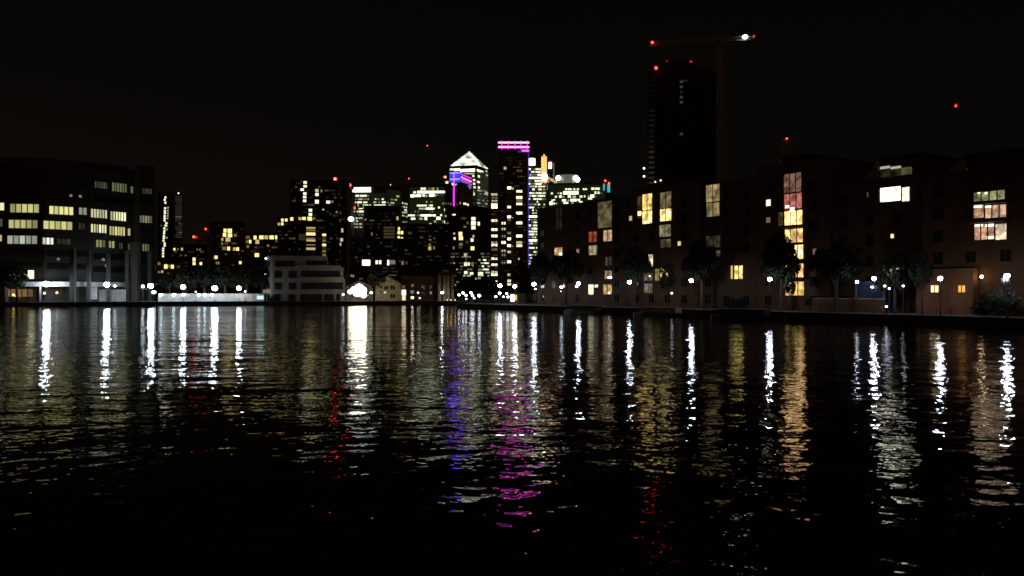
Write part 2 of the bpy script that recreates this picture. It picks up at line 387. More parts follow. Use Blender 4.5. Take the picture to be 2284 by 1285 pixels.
# ================================================================ LEFT BANK: office block
def office_left():
    t = thing('office_building', 'broad dark office block at the left edge with three rows of lit yellow ribbon windows', 'office building', (gx(150, 250), 250, QZ))
    cor = [(-130, 237), (100, 241), (205, 249), (303, 262)]
    faces, z1 = mass(t, cor, 0, M_dark, 40, ztop=gz(385, 249))
    fA, fB, fC = faces
    # setback top storey and right-hand wing
    pts = [(gx(px, D), D) for px, D in [(-130, 243), (100, 247), (200, 255), (285, 266)]]
    b = MB(); b.prism(pts + [(x - 14, y + 28) for x, y in reversed(pts)], z1, z1 + 4.2); obj('roof_storey', b, M_dark2, t)
    wf, wz = mass(t, [(303, 268), (346, 272)], 0, M_dark, 34, name='wing', ztop=gz(374, 268)); fW = wf[0]
    b = MB(); fC.box(b, fC.u(296), fC.u(306), -1.2, 3, QZ, z1 + 3); obj('stair_tower', b, M_dark2, t)
    lit = []
    Y1, Y2, G, Wh = (236, 231, 150), (248, 243, 190), (150, 152, 118), (226, 232, 206)
    def band(x0, y0, x1, y1, n, rgb, k, dim=.25):
        fc = fA if (x0 + x1) / 2 < 100 else fB if (x0 + x1) / 2 < 205 else fC if x1 < 303 else fW
        u0, u1, z0, zt = fc.rect(x0, y0, x1, y1)
        b = MB(); mats = [mat_light(rgb, k * q * .78) for q in (1, .7, 1.35, .45)]
        for i in range(n):
            a, c = u0 + (u1 - u0) * i / n, u0 + (u1 - u0) * (i + 1) / n
            fc.box(b, a, c - .02, -.06, .02, z0, zt, random.choice((0, 0, 0, 1, 1, 2, 3)) if dim else 0)
        w = obj('window', b, mats, t)
        fr = MB()
        for i in range(n + 1):
            a = u0 + (u1 - u0) * i / n; fc.box(fr, a - .13, a + .13, -.16, -.062, z0, zt)
        fc.box(fr, u0 - .1, u1 + .1, -.16, -.0, zt, zt + .14); fc.box(fr, u0 - .1, u1 + .1, -.16, -.0, z0 - .14, z0)
        obj('window_frame', fr, M_frame, w)
    for x0, y0, x1, y1, n, rgb, k in (
        (-60, 452, 10.6, 469, 6, Y2, 1.2), (22, 455.5, 88, 474, 5, Y1, .95), (109, 461, 164, 478.5, 5, Y1, 1.3), (175, 463.5, 194, 479, 2, Wh, .6),
        (201.7, 467.5, 239, 486, 6, Y2, .9), (245, 473, 281, 492, 6, Y2, 1.3), (-60, 488, 7, 505, 5, G, .4), (19, 491, 85, 509, 5, Y1, .75),
        (96, 494, 161.7, 511.5, 5, Y1, 1.0), (174, 498, 190, 512, 2, G, .12), (201.7, 501, 237.6, 519, 6, Y2, 1.2), (243, 506, 279, 525, 6, Y1, 1.0), (283.6, 510, 291, 525.5, 1, Y2, .9),
        (-60, 524, 5.6, 538, 5, Y2, .9), (16, 526, 84, 544, 5, Wh, .62), (94, 530.5, 120, 545, 3, (255, 252, 224), 1.6), (126, 533, 158, 545, 3, G, .13),
        (213, 535.6, 235, 551.5, 3, (190, 190, 120), .6), (241.5, 538, 255.5, 553, 2, (200, 196, 130), .6), (264, 542, 273, 555, 2, G, .35), (284, 544, 296, 558, 2, G, .25),
        (210, 406, 239.6, 420, 6, G, .3), (248.8, 409, 283, 428, 6, (170, 180, 130), .45), (290, 416, 297, 431, 1, G, .5),
        (316, 420.7, 339.6, 432.5, 4, G, .2), (311, 481.5, 339.6, 497, 5, (190, 190, 150), .5), (316.6, 544.5, 333, 560, 3, (200, 196, 130), .5),
        (15, 603, 77, 621.6, 4, (255, 250, 190), 2.0), (10, 645, 75, 662, 5, (190, 150, 90), .6), (118, 645, 140, 660, 2, (80, 60, 40), .4)):
        band(x0, y0, x1, y1, n, rgb, k)
    # unlit ribbon windows between the lit ones
    for y, fc, x0, x1 in ((411, fA, -100, 98), (408, fB, 104, 198), (436, fA, -100, 98), (438, fB, 104, 200), (447, fC, 210, 295), (560, fA, -100, 95), (565, fB, 104, 200), (573, fC, 208, 296),
                          (590, fA, -100, 95), (594, fB, 104, 200), (601, fC, 208, 296), (450, fW, 310, 342), (512, fW, 310, 342), (580, fW, 310, 342)):
        b = MB(); fc.pane(b, x0, y - 7, x1, y + 7, .05); obj('window', b, M_glass, t)
    for x, y in ((158, 436.5), (179, 438), (130, 578), (230, 579), (237, 593)):
        fc = fB if x < 205 else fC; b = MB(); fc.pane(b, x - 3, y - 2.5, x + 3, y + 2.5, .16); obj('ceiling_light', b, mat_light((170, 170, 150), .5), t)
    # two-storey colonnade and canopy lit by the quay lamps
    for px, w, D, top in ((5, 1.6, 234, 628), (84, 1.0, 233, 640), (160, 1.3, 236, 552), (196, .9, 240, 556), (240, .9, 246, 566), (282, .9, 253, 560), (298, 2.2, 256, 540), (333, 1.2, 262, 560)):
        x = gx(px, D); b = MB(); b.box(x - w / 2, x + w / 2, D, D + w, QZ, gz(top, D)); obj('column', b, M_col, t)
    c = MB(); f1 = Face((gx(36, 235), 235), (gx(160, 237.6), 237.6)); f2 = Face((gx(160, 237.6), 237.6), (gx(296, 257.5), 257.5))
    for f, a, e in ((f1, 36, 160), (f2, 160.2, 291)):
        f.box(c, f.u(a), f.u(e), .5, 3.5, f.z(a + 2, 639), f.z(a + 2, 628.5))
    obj('canopy', c, M_canopy, t)
    for i, (x0, x1, y0, y1, D) in enumerate(((199, 216, 640, 668, 243.5), (218, 280, 646, 672, 251), (304, 330, 642, 646, 262))):
        b = MB(); b.box(gx(x0, D), gx(x1, D), D, D + .3, gz(y1, D), gz(y0, D)); obj('entrance_panel', b, M_canopy, t)
    for x, y in ((30, 658), (37, 661), (99, 654), (127, 653)):
        D = 239; b = MB(); b.ball((gx(x, D), D, gz(y, D)), .32, 8, 6); obj('wall_light', b, mat_light((255, 214, 140), 4), t)
office_left()

# ---------------------------------------------------------------- left bank: lamps and lit white wall
def lquay(px, back):
    """point behind the far quay edge at photo x"""
    pts = [L0, L1, L2, L3, (30, 262)]
    for a, b in zip(pts, pts[1:]):
        f = Face(a, b); u = f.u(px)
        if u <= (Vector(b) - Vector(a)).length + .01: return f.pt(u, back)
    return f.pt(u, back)
GL = 'street lamps along the far quay'
for px, py, r, k, lb in ((93, 633.5, 1.15, 26, 'white street lamp in front of the office canopy, above the leftmost light streak'),
                         (230, 635, 1.15, 28, 'white street lamp before the office columns, second from the left end'),
                         (330, 638, 1.1, 26, 'white street lamp at the right corner of the dark office block'),
                         (404, 640, 1.05, 24, 'white street lamp standing over the lit white wall, left of its middle'),
                         (476, 643, 1.2, 26, 'large white street lamp over the middle of the lit white wall'),
                         (531, 643, 1.0, 24, 'white street lamp nearest the white apartment building, over the wall end'),
                         (987, 653, .55, 14, 'white lamp in front of the tall warm lit columns')):
    x, y = lquay(px, 5)
    lamp('street_lamp', lb, (x, y, QZ), gz(py, y) - QZ, r, GL, k=k)
GS = 'small lights by the far quay'
for px, py, r, k, lb in ((247, 638, .4, 10, 'small white light just right of the second quay lamp'), (311, 639, .5, 10, 'small white light left of the lamp at the office corner'),
                         (545, 650, .3, 8, 'tiny white light right of the last lamp over the white wall'), (432, 651, .25, 6, 'tiny white light between two lamps above the white wall'),
                         (761, 657, .35, 6, 'faint small light at the right end of the white apartment building'), (825, 653, .5, 4, 'small warm lamp on a post right of the floodlights'),
                         (919, 664, .55, 2.5, 'small yellow light right of the twin lit doorway'), (932, 653, .35, 3, 'tiny white light above and right of the yellow quay light'),
                         (936, 665, .4, 1, 'tiny pinkish light low on the far quay before the terrace')):
    x, y = lquay(px, 6)
    lamp('quay_light', lb, (x, y, QZ), gz(py, y) - QZ, r, GS, k=k, cap=False, rgb=(255, 240, 200) if px > 800 else (235, 248, 255))

def white_wall():
    a, b_ = lquay(343, 9), lquay(588, 9); fc = Face(a, b_); ln = (Vector(b_) - Vector(a)).length
    t = thing('boundary_wall', 'long white wall on the far quay lit by wall lamps', 'wall', (a[0], a[1], QZ))
    b = MB(); fc.box(b, 0, ln, 0, .35, QZ, QZ + 2.25); obj('wall', b, M_white, t)
    b = MB(); fc.box(b, -.1, ln + .1, -.1, .45, QZ + 2.255, QZ + 2.4); obj('coping', b, M_pale, t)
    b = MB()
    for i in range(14): fc.box(b, ln * (i + .3) / 14, ln * (i + .3) / 14 + .35, -.14, -.003, QZ, QZ + 2.2)
    obj('pier', b, M_white, t)
    for px, r in ((344, .75), (360, .55), (388, .6), (411, .6), (444, .55), (457, .6), (473, .55)):
        u = fc.u(px); p = fc.pt(u, -.75); z = fc.z(px, 652 if px == 344 else 657.5)
        r *= .8; m = MB(); m.ball((*p, z), r, 10, 6, .75); w = obj('wall_lamp', m, mat_light((225, 245, 255), 13, sample=True), t, True)
        m = MB(); m.tube((*p, z - r * .8), (*fc.pt(u, .05), z - r * .8 - .3), .05); obj('bracket', m, M_metal, w)
    b = MB(); u = fc.u(577); fc.box(b, fc.u(573), fc.u(588), -.3, -.15, fc.z(577, 668), fc.z(577, 659.5)); obj('lit_panel', b, mat_light((200, 240, 240), 1.1), t)
white_wall()

# ---------------------------------------------------------------- white apartment building with rounded corner
def white_building():
    t = thing('apartment_building', 'low white four storey building with dark ribbon windows and stepped right end', 'apartment building', (gx(680, 258), 258, QZ))
    A, B, Cc = (gx(593, 262), 262), (gx(605, 257), 257), (gx(770, 262), 262)
    fL = Face(A, B); fF = Face(B, Cc); D = 258
    zs = [QZ, gz(648, D), gz(622, D), gz(596, D), gz(570.5, D)]
    for i, (x1) in enumerate((770, 770, 766, 731)):
        u = fF.u(x1); E = fF.pt(u); back = 18
        # rounded front corner
        arc = [fL.pt(fL.u(594)), fL.pt(fL.u(600)), (B[0] - .35, B[1] + .55), (B[0] + .25, B[1] + .12), fF.pt(fF.u(609))]
        poly = arc + [E, (E[0] - 4.2, E[1] + back), (A[0] - 4.2, A[1] + back)]
        b = MB(); b.prism(poly, zs[i] + (.004 if i else 0), zs[i + 1]); obj('storey', b, M_render, t)
    rows = ((581, 594.5), (604, 619.5), (630, 645), (656, 671))
    for k, (ya, yb) in enumerate(rows):
        for x0, x1 in (((614, 657), (683, 729)) if k == 0 else ((613, 628), (644, 661), (671.5, 759 if k == 1 else 765)) if k < 3 else ((611, 626), (643, 659), (670, 719), (723, 745), (750, 759))):
            b = MB(); fF.pane(b, x0, ya, x1, yb, .04); w = obj('window', b, M_glass, t)
            n = max(1, int((x1 - x0) / 12)); u0, u1, z0, zt = fF.rect(x0, ya, x1, yb); m = MB()
            for i in range(n + 1):
                a = u0 + (u1 - u0) * i / n; fF.box(m, a - .05, a + .05, -.09, -.042, z0, zt)
            fF.box(m, u0, u1, -.1, .0, z0 - .1, z0); obj('window_frame', m, M_frame, w)
        b = MB(); fL.pane(b, 596, ya + 1, 601.5, yb - 1, .04); obj('window', b, M_glass, t)
    for y in (600, 626): 
        b = MB(); fF.box(b, fF.u(672), fF.u(766 if y > 610 else 760), -.9, -.8, fF.z(715, y - 1), fF.z(715, y - 8)); obj('balcony_rail', b, M_render, t)
    for x, y in ((593, 576.5), (591.5, 612)):
        b = MB(); b.ball((gx(x, 260), 260, gz(y, 260)), .32, 8, 6); obj('wall_light', b, mat_light((240, 245, 230), 5), t)
    b = MB(); fL.pane(b, 590, 646, 603, 654, .8); obj('sign_board', b, mat_light((190, 190, 180), .3), t)
white_building()

# ---------------------------------------------------------------- floodlights, small houses on the far quay
def floodlights():
    x, y = lquay(800, 7)
    t = thing('floodlight', 'dazzling cluster of warm white floodlights on the far quay', 'floodlight', (x, y, QZ))
    b = MB(); b.tube((x, y + .9, QZ), (x, y + .9, gz(640, y)), .14, .1); obj('mast', b, M_metal, t)
    b = MB(); b.tube((gx(784, y), y + .8, gz(654, y)), (gx(812, y), y + .8, gz(654, y)), .1); obj('crossbar', b, M_metal, t)
    for px, py, r in ((781, 651, .7), (791, 647, 1.2), (801, 643, 1.45), (809, 648, 1.25), (797, 653, 1.3), (811, 658, .95)):
        m = MB(); m.ball((gx(px, y), y, gz(py, y)), r, 14, 8, .9); h = obj('lamp_head', m, mat_light((255, 247, 216), 20, sample=True), t, True)
        m = MB(); m.tube((gx(px, y), y + r * .75, gz(py, y)), (gx(px, y), y + r * .75 + .3, gz(py, y)), r * .8, r * .5, 10); obj('housing', m, M_metal, h)
floodlights()

def house(name, label, x0, x1, yb, yapex, yeave, D, mat, depth=9, wins=()):
    t = thing(name, label, 'house', (gx((x0 + x1) / 2, D), D, QZ))
    a, b_ = gx(x0, D), gx(x1, D); ze, za = gz(yeave, D), gz(yapex, D); xm = (a + b_) / 2
    m = MB(); n = len(m.v)
    m.v += [(a, D, QZ), (b_, D, QZ), (b_, D, ze), (xm, D, za), (a, D, ze), (a, D + depth, QZ), (b_, D + depth, QZ), (b_, D + depth, ze), (xm, D + depth, za), (a, D + depth, ze)]
    for f in ((0, 1, 2, 3, 4), (9, 8, 7, 6, 5), (0, 4, 9, 5), (1, 6, 7, 2), (0, 5, 6, 1)): m.f.append(f); m.m.append(0)
    obj('wall', m, mat, t)
    r = MB()
    for sx, ex in ((a - .4, -1), (b_ + .4, 1)):
        z0 = ze - .12
        r.hexa([(sx, D - .5, z0), (xm, D - .5, za + .02), (xm, D + depth + .4, za + .02), (sx, D + depth + .4, z0), (sx, D - .5, z0 + .25), (xm, D - .5, za + .3), (xm, D + depth + .4, za + .3), (sx, D + depth + .4, z0 + .25)])
    obj('roof', r, M_roof, t)
    f = Face((a, D), (b_, D))
    for w in wins:
        mm = M_glass if w[4] is None else mat_light(w[4], w[5])
        p = MB(); f.pane(p, *w[:4], .05); ww = obj('window', p, mm, t)
        u0, u1, z0, z1 = f.rect(*w[:4]); q = MB(); f.box(q, (u0 + u1) / 2 - .05, (u0 + u1) / 2 + .05, -.1, -.052, z0, z1); f.box(q, u0 - .1, u1 + .1, -.16, -.0, z0 - .12, z0); obj('window_frame', q, M_white, ww)
    return t
M_warm = mat_plain('warm_render', (.40, .30, .19), .8)
house('gabled_house', 'warm tan gabled house right of the floodlights on the far quay', 837, 893, 673, 617, 633, 263, M_warm,
      wins=((848, 637, 853, 644, None, 0), (857, 638, 865, 646, None, 0), (871, 637, 880, 646, None, 0), (845, 648, 850, 655, None, 0), (871, 656, 881, 664, None, 0), (857, 651, 861, 654, (255, 240, 200), 1.4), (848, 662, 853, 666, (180, 140, 100), .3)))
house('lodge', 'small pale lodge lit from the front by the floodlights', 772, 832, 673, 627, 640, 264, M_conc, wins=((790, 657, 794, 671, (200, 150, 60), .3), (812, 656, 822, 664, None, 0)))
def terrace_houses():
    t = thing('terraced_house', 'dark row of terraced houses right of the gabled house with a few lit windows', 'house', (gx(930, 266), 266, QZ))
    fs, z = mass(t, [(894, 264), (975, 267)], 622, M_brick2, 12, ztop=gz(622, 265)); f = fs[0]
    for x, y, w, h, rgb, k in ((900.7, 652.7, 9, 12, (255, 246, 220), 2.2), (900.7, 665, 8, 10, (255, 214, 170), 1.2), (900, 640, 7, 7, (120, 110, 100), .4), (920, 637, 4, 6, (150, 140, 130), .5), (961, 653, 4, 6, (150, 140, 130), .4),
                               (919, 652, 7, 8, None, 0), (944, 640, 7, 8, None, 0), (944, 655, 7, 8, None, 0), (961, 640, 6, 8, None, 0)):
        p = MB(); f.pane(p, x - w / 2, y - h / 2, x + w / 2, y + h / 2, .05); obj('window', p, mat_light(rgb, k) if rgb else M_glass, t)
    r = MB(); a, b_ = f.pt(0), f.pt(f.u(975)); r.prism([a, b_, (b_[0], b_[1] + 12), (a[0], a[1] + 12)], z + .9, [z + 1, z + 1, z + 4.2, z + 4.2]); obj('roof', r, M_roof, t)
terrace_houses()
def warm_columns():
    D = 262
    t = thing('warehouse', 'brown warehouse front with tall uplit piers at the far end of the dock', 'warehouse', (gx(994, D), D, QZ))
    fs, z = mass(t, [(976, D), (1014, D)], 612, M_brick2, 14); f = fs[0]
    for x in (981, 992, 1000, 1010):
        b = MB(); f.box(b, f.u(x) - .45, f.u(x) + .45, -.5, -.004, QZ, gz(614, D)); obj('pier', b, M_warm, t)
        m = MB(); m.ball((*f.pt(f.u(x) + .9, -1.1), QZ + .3), .13, 8, 6); obj('uplight', m, mat_light((255, 205, 150), 5, sample=True), t)
warm_columns()

# ================================================================ SKYLINE
def tower_k():
    D = 1290
    t = thing('pyramid_tower', 'tall office tower with a floodlit white pyramid roof', 'skyscraper', (gx(1045, D), D, QZ))
    A, B, Cc = (gx(1003, 1296), 1296), (gx(1062, 1284), 1284), (gx(1090, 1330), 1330)
    fF, fR = Face(A, B), Face(B, Cc)
    Dd = (A[0] + Cc[0] - B[0], A[1] + Cc[1] - B[1]); zb = gz(374, D); za = gz(337, 1310)
    b = MB(); b.prism([A, B, Cc, Dd], QZ, zb); obj('shaft', b, M_dark2, t)
    ap = ((A[0] + Cc[0]) / 2, (A[1] + Cc[1]) / 2)
    q = MB(); s = .97
    P = [tuple(ap[i] + (p[i] - ap[i]) * s for i in (0, 1)) for p in (A, B, Cc, Dd)]
    nn = 9
    q2 = MB()
    for i in range(4):
        p, r = P[i], P[(i + 1) % 4]
        q.face([(*p, zb + 4), (*r, zb + 4), (*ap, za)])
        for k in range(1, nn):      # glazing ribs, proud of the slope
            f = k / nn; a = tuple(p[j] + (ap[j] - p[j]) * f for j in (0, 1)); c = tuple(r[j] + (ap[j] - r[j]) * f for j in (0, 1)); z = zb + 4 + (za - zb - 4) * f
            q2.tube((*a, z), (*c, z), .45, n=4)
    m, N, L, Pn = newmat('floodlit_pyramid')  # floodlight on the roof put in as uneven emission
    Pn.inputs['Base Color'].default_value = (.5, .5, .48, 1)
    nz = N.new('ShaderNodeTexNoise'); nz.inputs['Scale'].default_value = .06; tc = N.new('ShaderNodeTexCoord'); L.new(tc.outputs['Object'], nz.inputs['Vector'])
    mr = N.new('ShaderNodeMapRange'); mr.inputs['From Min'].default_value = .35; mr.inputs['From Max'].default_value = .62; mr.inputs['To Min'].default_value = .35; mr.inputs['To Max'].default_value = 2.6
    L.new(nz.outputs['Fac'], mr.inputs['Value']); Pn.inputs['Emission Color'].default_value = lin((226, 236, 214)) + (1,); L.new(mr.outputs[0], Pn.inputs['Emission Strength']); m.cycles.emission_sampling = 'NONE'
    py = obj('pyramid_roof', q, m, t); obj('roof_rib', q2, M_dark2, py)
    b = MB(); b.prism([A, B, Cc, Dd], zb + .5, zb + 3.4); obj('cornice', b, M_dark2, t)
    glow_pane(t, fF, 1004, 376, 1061, 640, (20, 24, 14)); glow_pane(t, fR, 1063.5, 379, 1089, 640, (36, 38, 30))
    w = []
    w += [(fF, 1003.5, 376, 1012, 380, 3), (fF, 1013, 376, 1026, 381, 4), (fF, 1027, 377, 1059, 383, 4), (fF, 1020, 384, 1030, 387, 2), (fF, 1044, 391, 1058, 395, 3), (fF, 1048, 400, 1060, 404, 3), (fF, 1035, 386, 1058, 389, 2),
          (fF, 1052, 408, 1060, 412, 3), (fF, 1056, 416, 1061, 420, 3), (fF, 1054, 430, 1059, 436, 3), (fR, 1064, 379, 1072, 383, 4), (fR, 1073, 381, 1078, 384, 3), (fR, 1066, 391, 1070, 396, 3), (fR, 1083, 380, 1087, 384, 2), (fR, 1084, 389, 1088, 393, 2),
          (fR, 1064, 404, 1070, 408, 3), (fR, 1066, 416, 1070, 421, 3), (fR, 1082, 428, 1088, 432, 2)]
    for y in range(425, 640, 7):
        w += runs(fR, y, 1064, 1089, .6, 2.6, 2.4, (0, 0, 1, 1, 2), .1)
        w += runs(fF, y + 1, 1004, 1060, .35, 2.6, 2.4, (0, 0, 1, 1, 2))
    place_windows(t, w)
tower_k()

def tower_l():
    D = 700
    t = thing('apartment_tower', 'shorter residential tower with blue lit crown and a pink vertical light line', 'skyscraper', (gx(1022, D), D, QZ))
    fs, z = mass(t, [(992, D), (1027, D - 3), (1056, D + 14)], 410, M_dark2, 26); f1, f2 = fs
    zc = gz(384, D)
    pts = [(gx(1003, D), D + .5), (gx(1027, D), D - 2), (gx(1053, D + 12), D + 12)]
    b = MB(); b.prism(pts + [(x, y + 18) for x, y in reversed(pts)], z + .01, zc - 1); obj('crown', b, M_dark, t)
    c1 = Face(pts[0], pts[1]); c2 = Face(pts[1], pts[2])
    for y0, y1, rgb, k in ((384.5, 388, (50, 60, 255), 9), (391, 394, (30, 36, 255), 6), (397.5, 402, (46, 60, 255), 9), (404, 408, (90, 140, 255), .35)):
        m = MB(); c1.pane(m, 1003.5, y0, 1026, y1, .25); obj('light_band', m, mat_light(rgb, k), t)
    for y0, y1, dy, rgb, k in ((388, 391, 10, (230, 70, 220), 1.3), (394, 398, 11, (255, 120, 235), 2), (400, 404, 12, (220, 80, 230), .9), (404, 409, 12, (90, 150, 255), .35)):
        for i in range(5):
            x = 1028 + i * 4.8; m = MB(); c2.pane(m, x, y0 + dy * i / 5, x + 4.2, y1 + dy * i / 5, .25); obj('light_band', m, mat_light(rgb, k), t)
    m = MB(); c1.pane(m, 1003, 385, 1027, 404, .12); obj('blue_glow_panel', m, mat_light((20, 14, 230), 1.8), t)
    m = MB(); f1.pane(m, 1011.4, 384, 1013.4, 461, .5); obj('light_line', m, mat_light((225, 50, 245), 2.6), t)
    b = MB()
    for x in (996, 1001, 1007, 1018, 1024): f1.pane(b, x, 412, x + 1.6, 640, .5)
    for x in (1031, 1038, 1045, 1052): f2.pane(b, x, 420, x + 1.6, 640, .5)
    obj('facade_pier', b, M_conc, t)
    w = dots(f1, [(990 + 3.4, 395, 4, 5, (3, (255, 190, 140))), (997, 407, 6, 5, (3, (255, 220, 170))), (1010, 411, 5, 4, 3), (1017, 412, 5, 4, 2), (996, 454, 3, 4, 1), (1001, 454, 3, 4, 1), (1006, 455, 3, 5, 1), (1019, 455, 2.5, 5, 1), (1026, 453, 3, 4, 2)])
    w += dots(f2, [(1034, 454, 3, 4, 3), (1039, 455, 4, 4, 4), (1044, 457, 3, 4, 3), (1048, 418, 4, 6, (2, (220, 150, 230)))])
    for y in range(466, 520, 8): w += runs(f1, y, 985 + 8, 1026, .3, 4, 3.6, (0, 1, 2))
    place_windows(t, w, rgb=(255, 240, 190))
    beacon(t, (gx(990.5, D), D - 1, gz(395, D)), .8, 5)
tower_l()

def tower_m():
    D = 720
    t = thing('apartment_tower', 'tallest residential tower with a magenta lit crown', 'skyscraper', (gx(1146, D), D, QZ))
    fs, z = mass(t, [(1112, D), (1180, D)], 342, M_dark2, 28); f = fs[0]
    ws, wz = mass(t, [(1094, D + 2), (1111.9, D + 2)], 430, M_dark2, 24, name='wing'); fw = ws[0]
    pts = [(gx(1112.5, D), D), (gx(1179.5, D), D)]
    b = MB(); b.prism(pts + [(x, y + 27) for x, y in reversed(pts)], z + .91, gz(315, D)); obj('crown', b, M_dark, t)
    for y0, y1 in ((316.8, 319.9), (326.6, 329.7)):
        m = MB(); f.pane(m, 1111.5, y0, 1180, y1, .4); obj('light_band', m, mat_light((255, 80, 222), 11), t)
    m = MB(); f.pane(m, 1112.4, 315.5, 1179.6, 332.5, .1); obj('purple_glow_panel', m, mat_light((150, 0, 120), .12), t)
    for x in (1119.5, 1133.6, 1149, 1162, 1176):
        m = MB(); f.pane(m, x - .5, 314, x + .5, 333.5, .5); obj('light_post', m, mat_light((255, 70, 226), 2), t)
    m = MB(); f.pane(m, 1164, 334.5, 1179.8, 338.5, .4); obj('light_band', m, mat_light((225, 70, 255), 3), t)
    m = MB(); f.pane(m, 1155, 336, 1163, 340, .4); obj('light_band', m, mat_light((60, 80, 230), .4), t)
    m = MB(); f.pane(m, 1177.6, 341, 1179.9, 600, .5); obj('light_line', m, mat_light((84, 64, 200), .6), t)
    b = MB()
    for x in (1113, 1122, 1130, 1141, 1150, 1166, 1172): f.pane(b, x, 344, x + 1.8, 640, .45)
    for x in (1095, 1103): fw.pane(b, x, 434, x + 1.3, 640, .45)
    obj('facade_pier', b, M_conc, t)
    w = []
    c1 = [(434, 2), (442, 1), (449, 2), (457, 4), (462.5, 4), (492, 3), (512.5, 4), (526.6, 4), (541.5, 2), (547, 3), (556, 1), (577, 3), (590.5, 3), (607, 2), (612.5, 4), (627, 3), (634, 3)]
    w += [(fw, 1095, y - 2.4, 1109.3, y + 2.4, l) for y, l in c1]
    w += [(f, 1119, y - 2.6, 1127.5, y + 2.6, l) for y, l in ((498, 3), (511, 2), (527, 1), (541, 4), (560, 2), (569, 1), (586, 1))]
    w += [(f, 1122, y - 3, 1129, y + 3, 2) for y in (375,)] + [(f, 1130.5, 416.5, 1140, 422, 4), (f, 1142, 418, 1145.5, 423, 2)]
    w += [(f, 1130.5, y - 2.5, 1139.5, y + 2.5, l) for y, l in ((462, 3), (484, 4), (491, 1), (520, 1), (533, 4), (548, 4), (562, 2), (584, 4), (613, 2), (626, 3), (634, 3))]
    w += [(f, 1150.5, y - 2.5, 1164.5, y + 2.5, l) for y, l in ((381, 0), (427, 3), (440.5, 4), (447, 1), (455, 3), (475.5, 4), (497.5, 4), (526.6, 4), (541, 2), (548, 3))]
    w += [(f, 1142, y - 1.5, 1144, y + 1.5, 2) for y in (486, 549)] + [(f, 1156, 575, 1158.5, 579, 3)]
    for y in range(350, 640, 7): w += [q[:5] + ((q[5], (150, 120, 66)),) for q in runs(f, y + 2, 1114, 1174, .2, 3.4, 2.6, (0, 0, 0, 1)) + runs(fw, y + 2, 1096, 1110, .3 if y > 434 else 0, 3.4, 3, (0, 0, 1))]
    place_windows(t, w, rgb=(255, 242, 190))
tower_m()

def tower_n():
    D = 1250
    t = thing('office_tower', 'office tower of dense white lit floors under a bright white roof sign', 'skyscraper', (gx(1198, D), D, QZ))
    fs, z = mass(t, [(1172, D), (1221, D)], 371, M_dark, 40); f = fs[0]
    glow_pane(t, f, 1174, 374, 1219.5, 592, (22, 30, 13))
    w = []
    rows = [(377.4, 1179, 1207, .7), (383.4, 1185, 1207, .8), (390, 1181, 1208, .9), (397, 1178, 1208, 1.5), (403.5, 1180, 1208, .8), (410, 1180, 1208, .95), (416, 1179, 1216, .85), (422.6, 1180, 1216, .35), (430.8, 1178, 1219, .95), (437, 1179, 1216, .8), (444, 1179, 1218, .75), (450, 1190, 1219, .4),
            (456, 1179, 1216, .7), (463, 1179, 1219, .45), (469, 1180, 1216, .3), (475.6, 1180, 1210, .4), (483, 1178, 1206, 1.5), (490, 1179, 1206, .85), (496, 1180, 1206, .4), (503, 1179, 1206, .95), (510, 1178, 1206, .95), (516.6, 1179, 1206, .8), (523, 1178, 1206, .7), (529.5, 1178, 1206, .6),
            (536.4, 1178, 1206, 1.5), (543, 1178, 1206, .95), (553, 1180, 1200, .3), (562, 1180, 1200, .35), (569, 1180, 1204, .6), (576, 1180, 1204, .4), (582.7, 1180, 1204, .6), (588.5, 1180, 1204, .8)]
    for y, a, e, d in rows: w += [(f, a, y - 1.9, e, y + 1.9, 4)] if d > 1 else runs(f, y, a, e, d, 2.6, 3.2, (1, 2, 3, 3, 4))
    place_windows(t, w)
    b = MB(); f.pane(b, 1178, 354, 1193.5, 369, 1.2); s = obj('roof_sign', b, mat_light((255, 250, 250), 4), t)
    b = MB(); f.pane(b, 1181, 352, 1192, 354.2, 1.0); obj('sign_top', b, mat_light((255, 60, 70), 2.5), s)
    b = MB(); f.pane(b, 1181, 369, 1182.5, 371.5, .5); f.pane(b, 1188, 369, 1189.5, 371.5, .5); obj('sign_support', b, M_metal, s)
tower_n()

def crane_orange():
    D = 1200
    t = thing('tower_crane', 'construction crane with its mast lit bright orange beside the sign tower', 'crane', (gx(1213, D), D, QZ))
    x = gx(1213.5, D)
    b = MB(); b.truss((x, D, QZ), (x, D, gz(408, D)), 6, 30, .5); obj('mast', b, M_steel, t)
    m = MB(); m.truss((x, D, gz(408, D)), (x, D, gz(350, D)), 6, 9, 1.1); obj('lit_mast', m, mat_light((255, 190, 110), 1.6), t)  # floodlighting of mast, core and jib is put in as emission
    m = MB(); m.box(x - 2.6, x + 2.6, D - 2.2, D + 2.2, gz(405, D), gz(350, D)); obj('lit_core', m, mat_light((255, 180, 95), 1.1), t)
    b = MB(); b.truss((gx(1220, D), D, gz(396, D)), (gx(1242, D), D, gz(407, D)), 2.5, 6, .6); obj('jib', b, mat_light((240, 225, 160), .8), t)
    m = MB(); m.ball((gx(1214.5, D), D - 4, gz(396, D)), 4.4, 12, 8, 1.4); obj('work_light', m, mat_light((255, 236, 190), 6), t)
    beacon(t, (x, D - 2, gz(347, D)), 2, 6, (255, 120, 60)); beacon(t, (gx(1222, D), D - 3, gz(406, D)), 2, 8)
    m = MB(); m.box(gx(1221, D), gx(1226.5, D), D - 1, D + 3, gz(423, D), gz(412, D)); obj('teal_sign', m, mat_light((60, 210, 215), .8), t)
crane_orange()

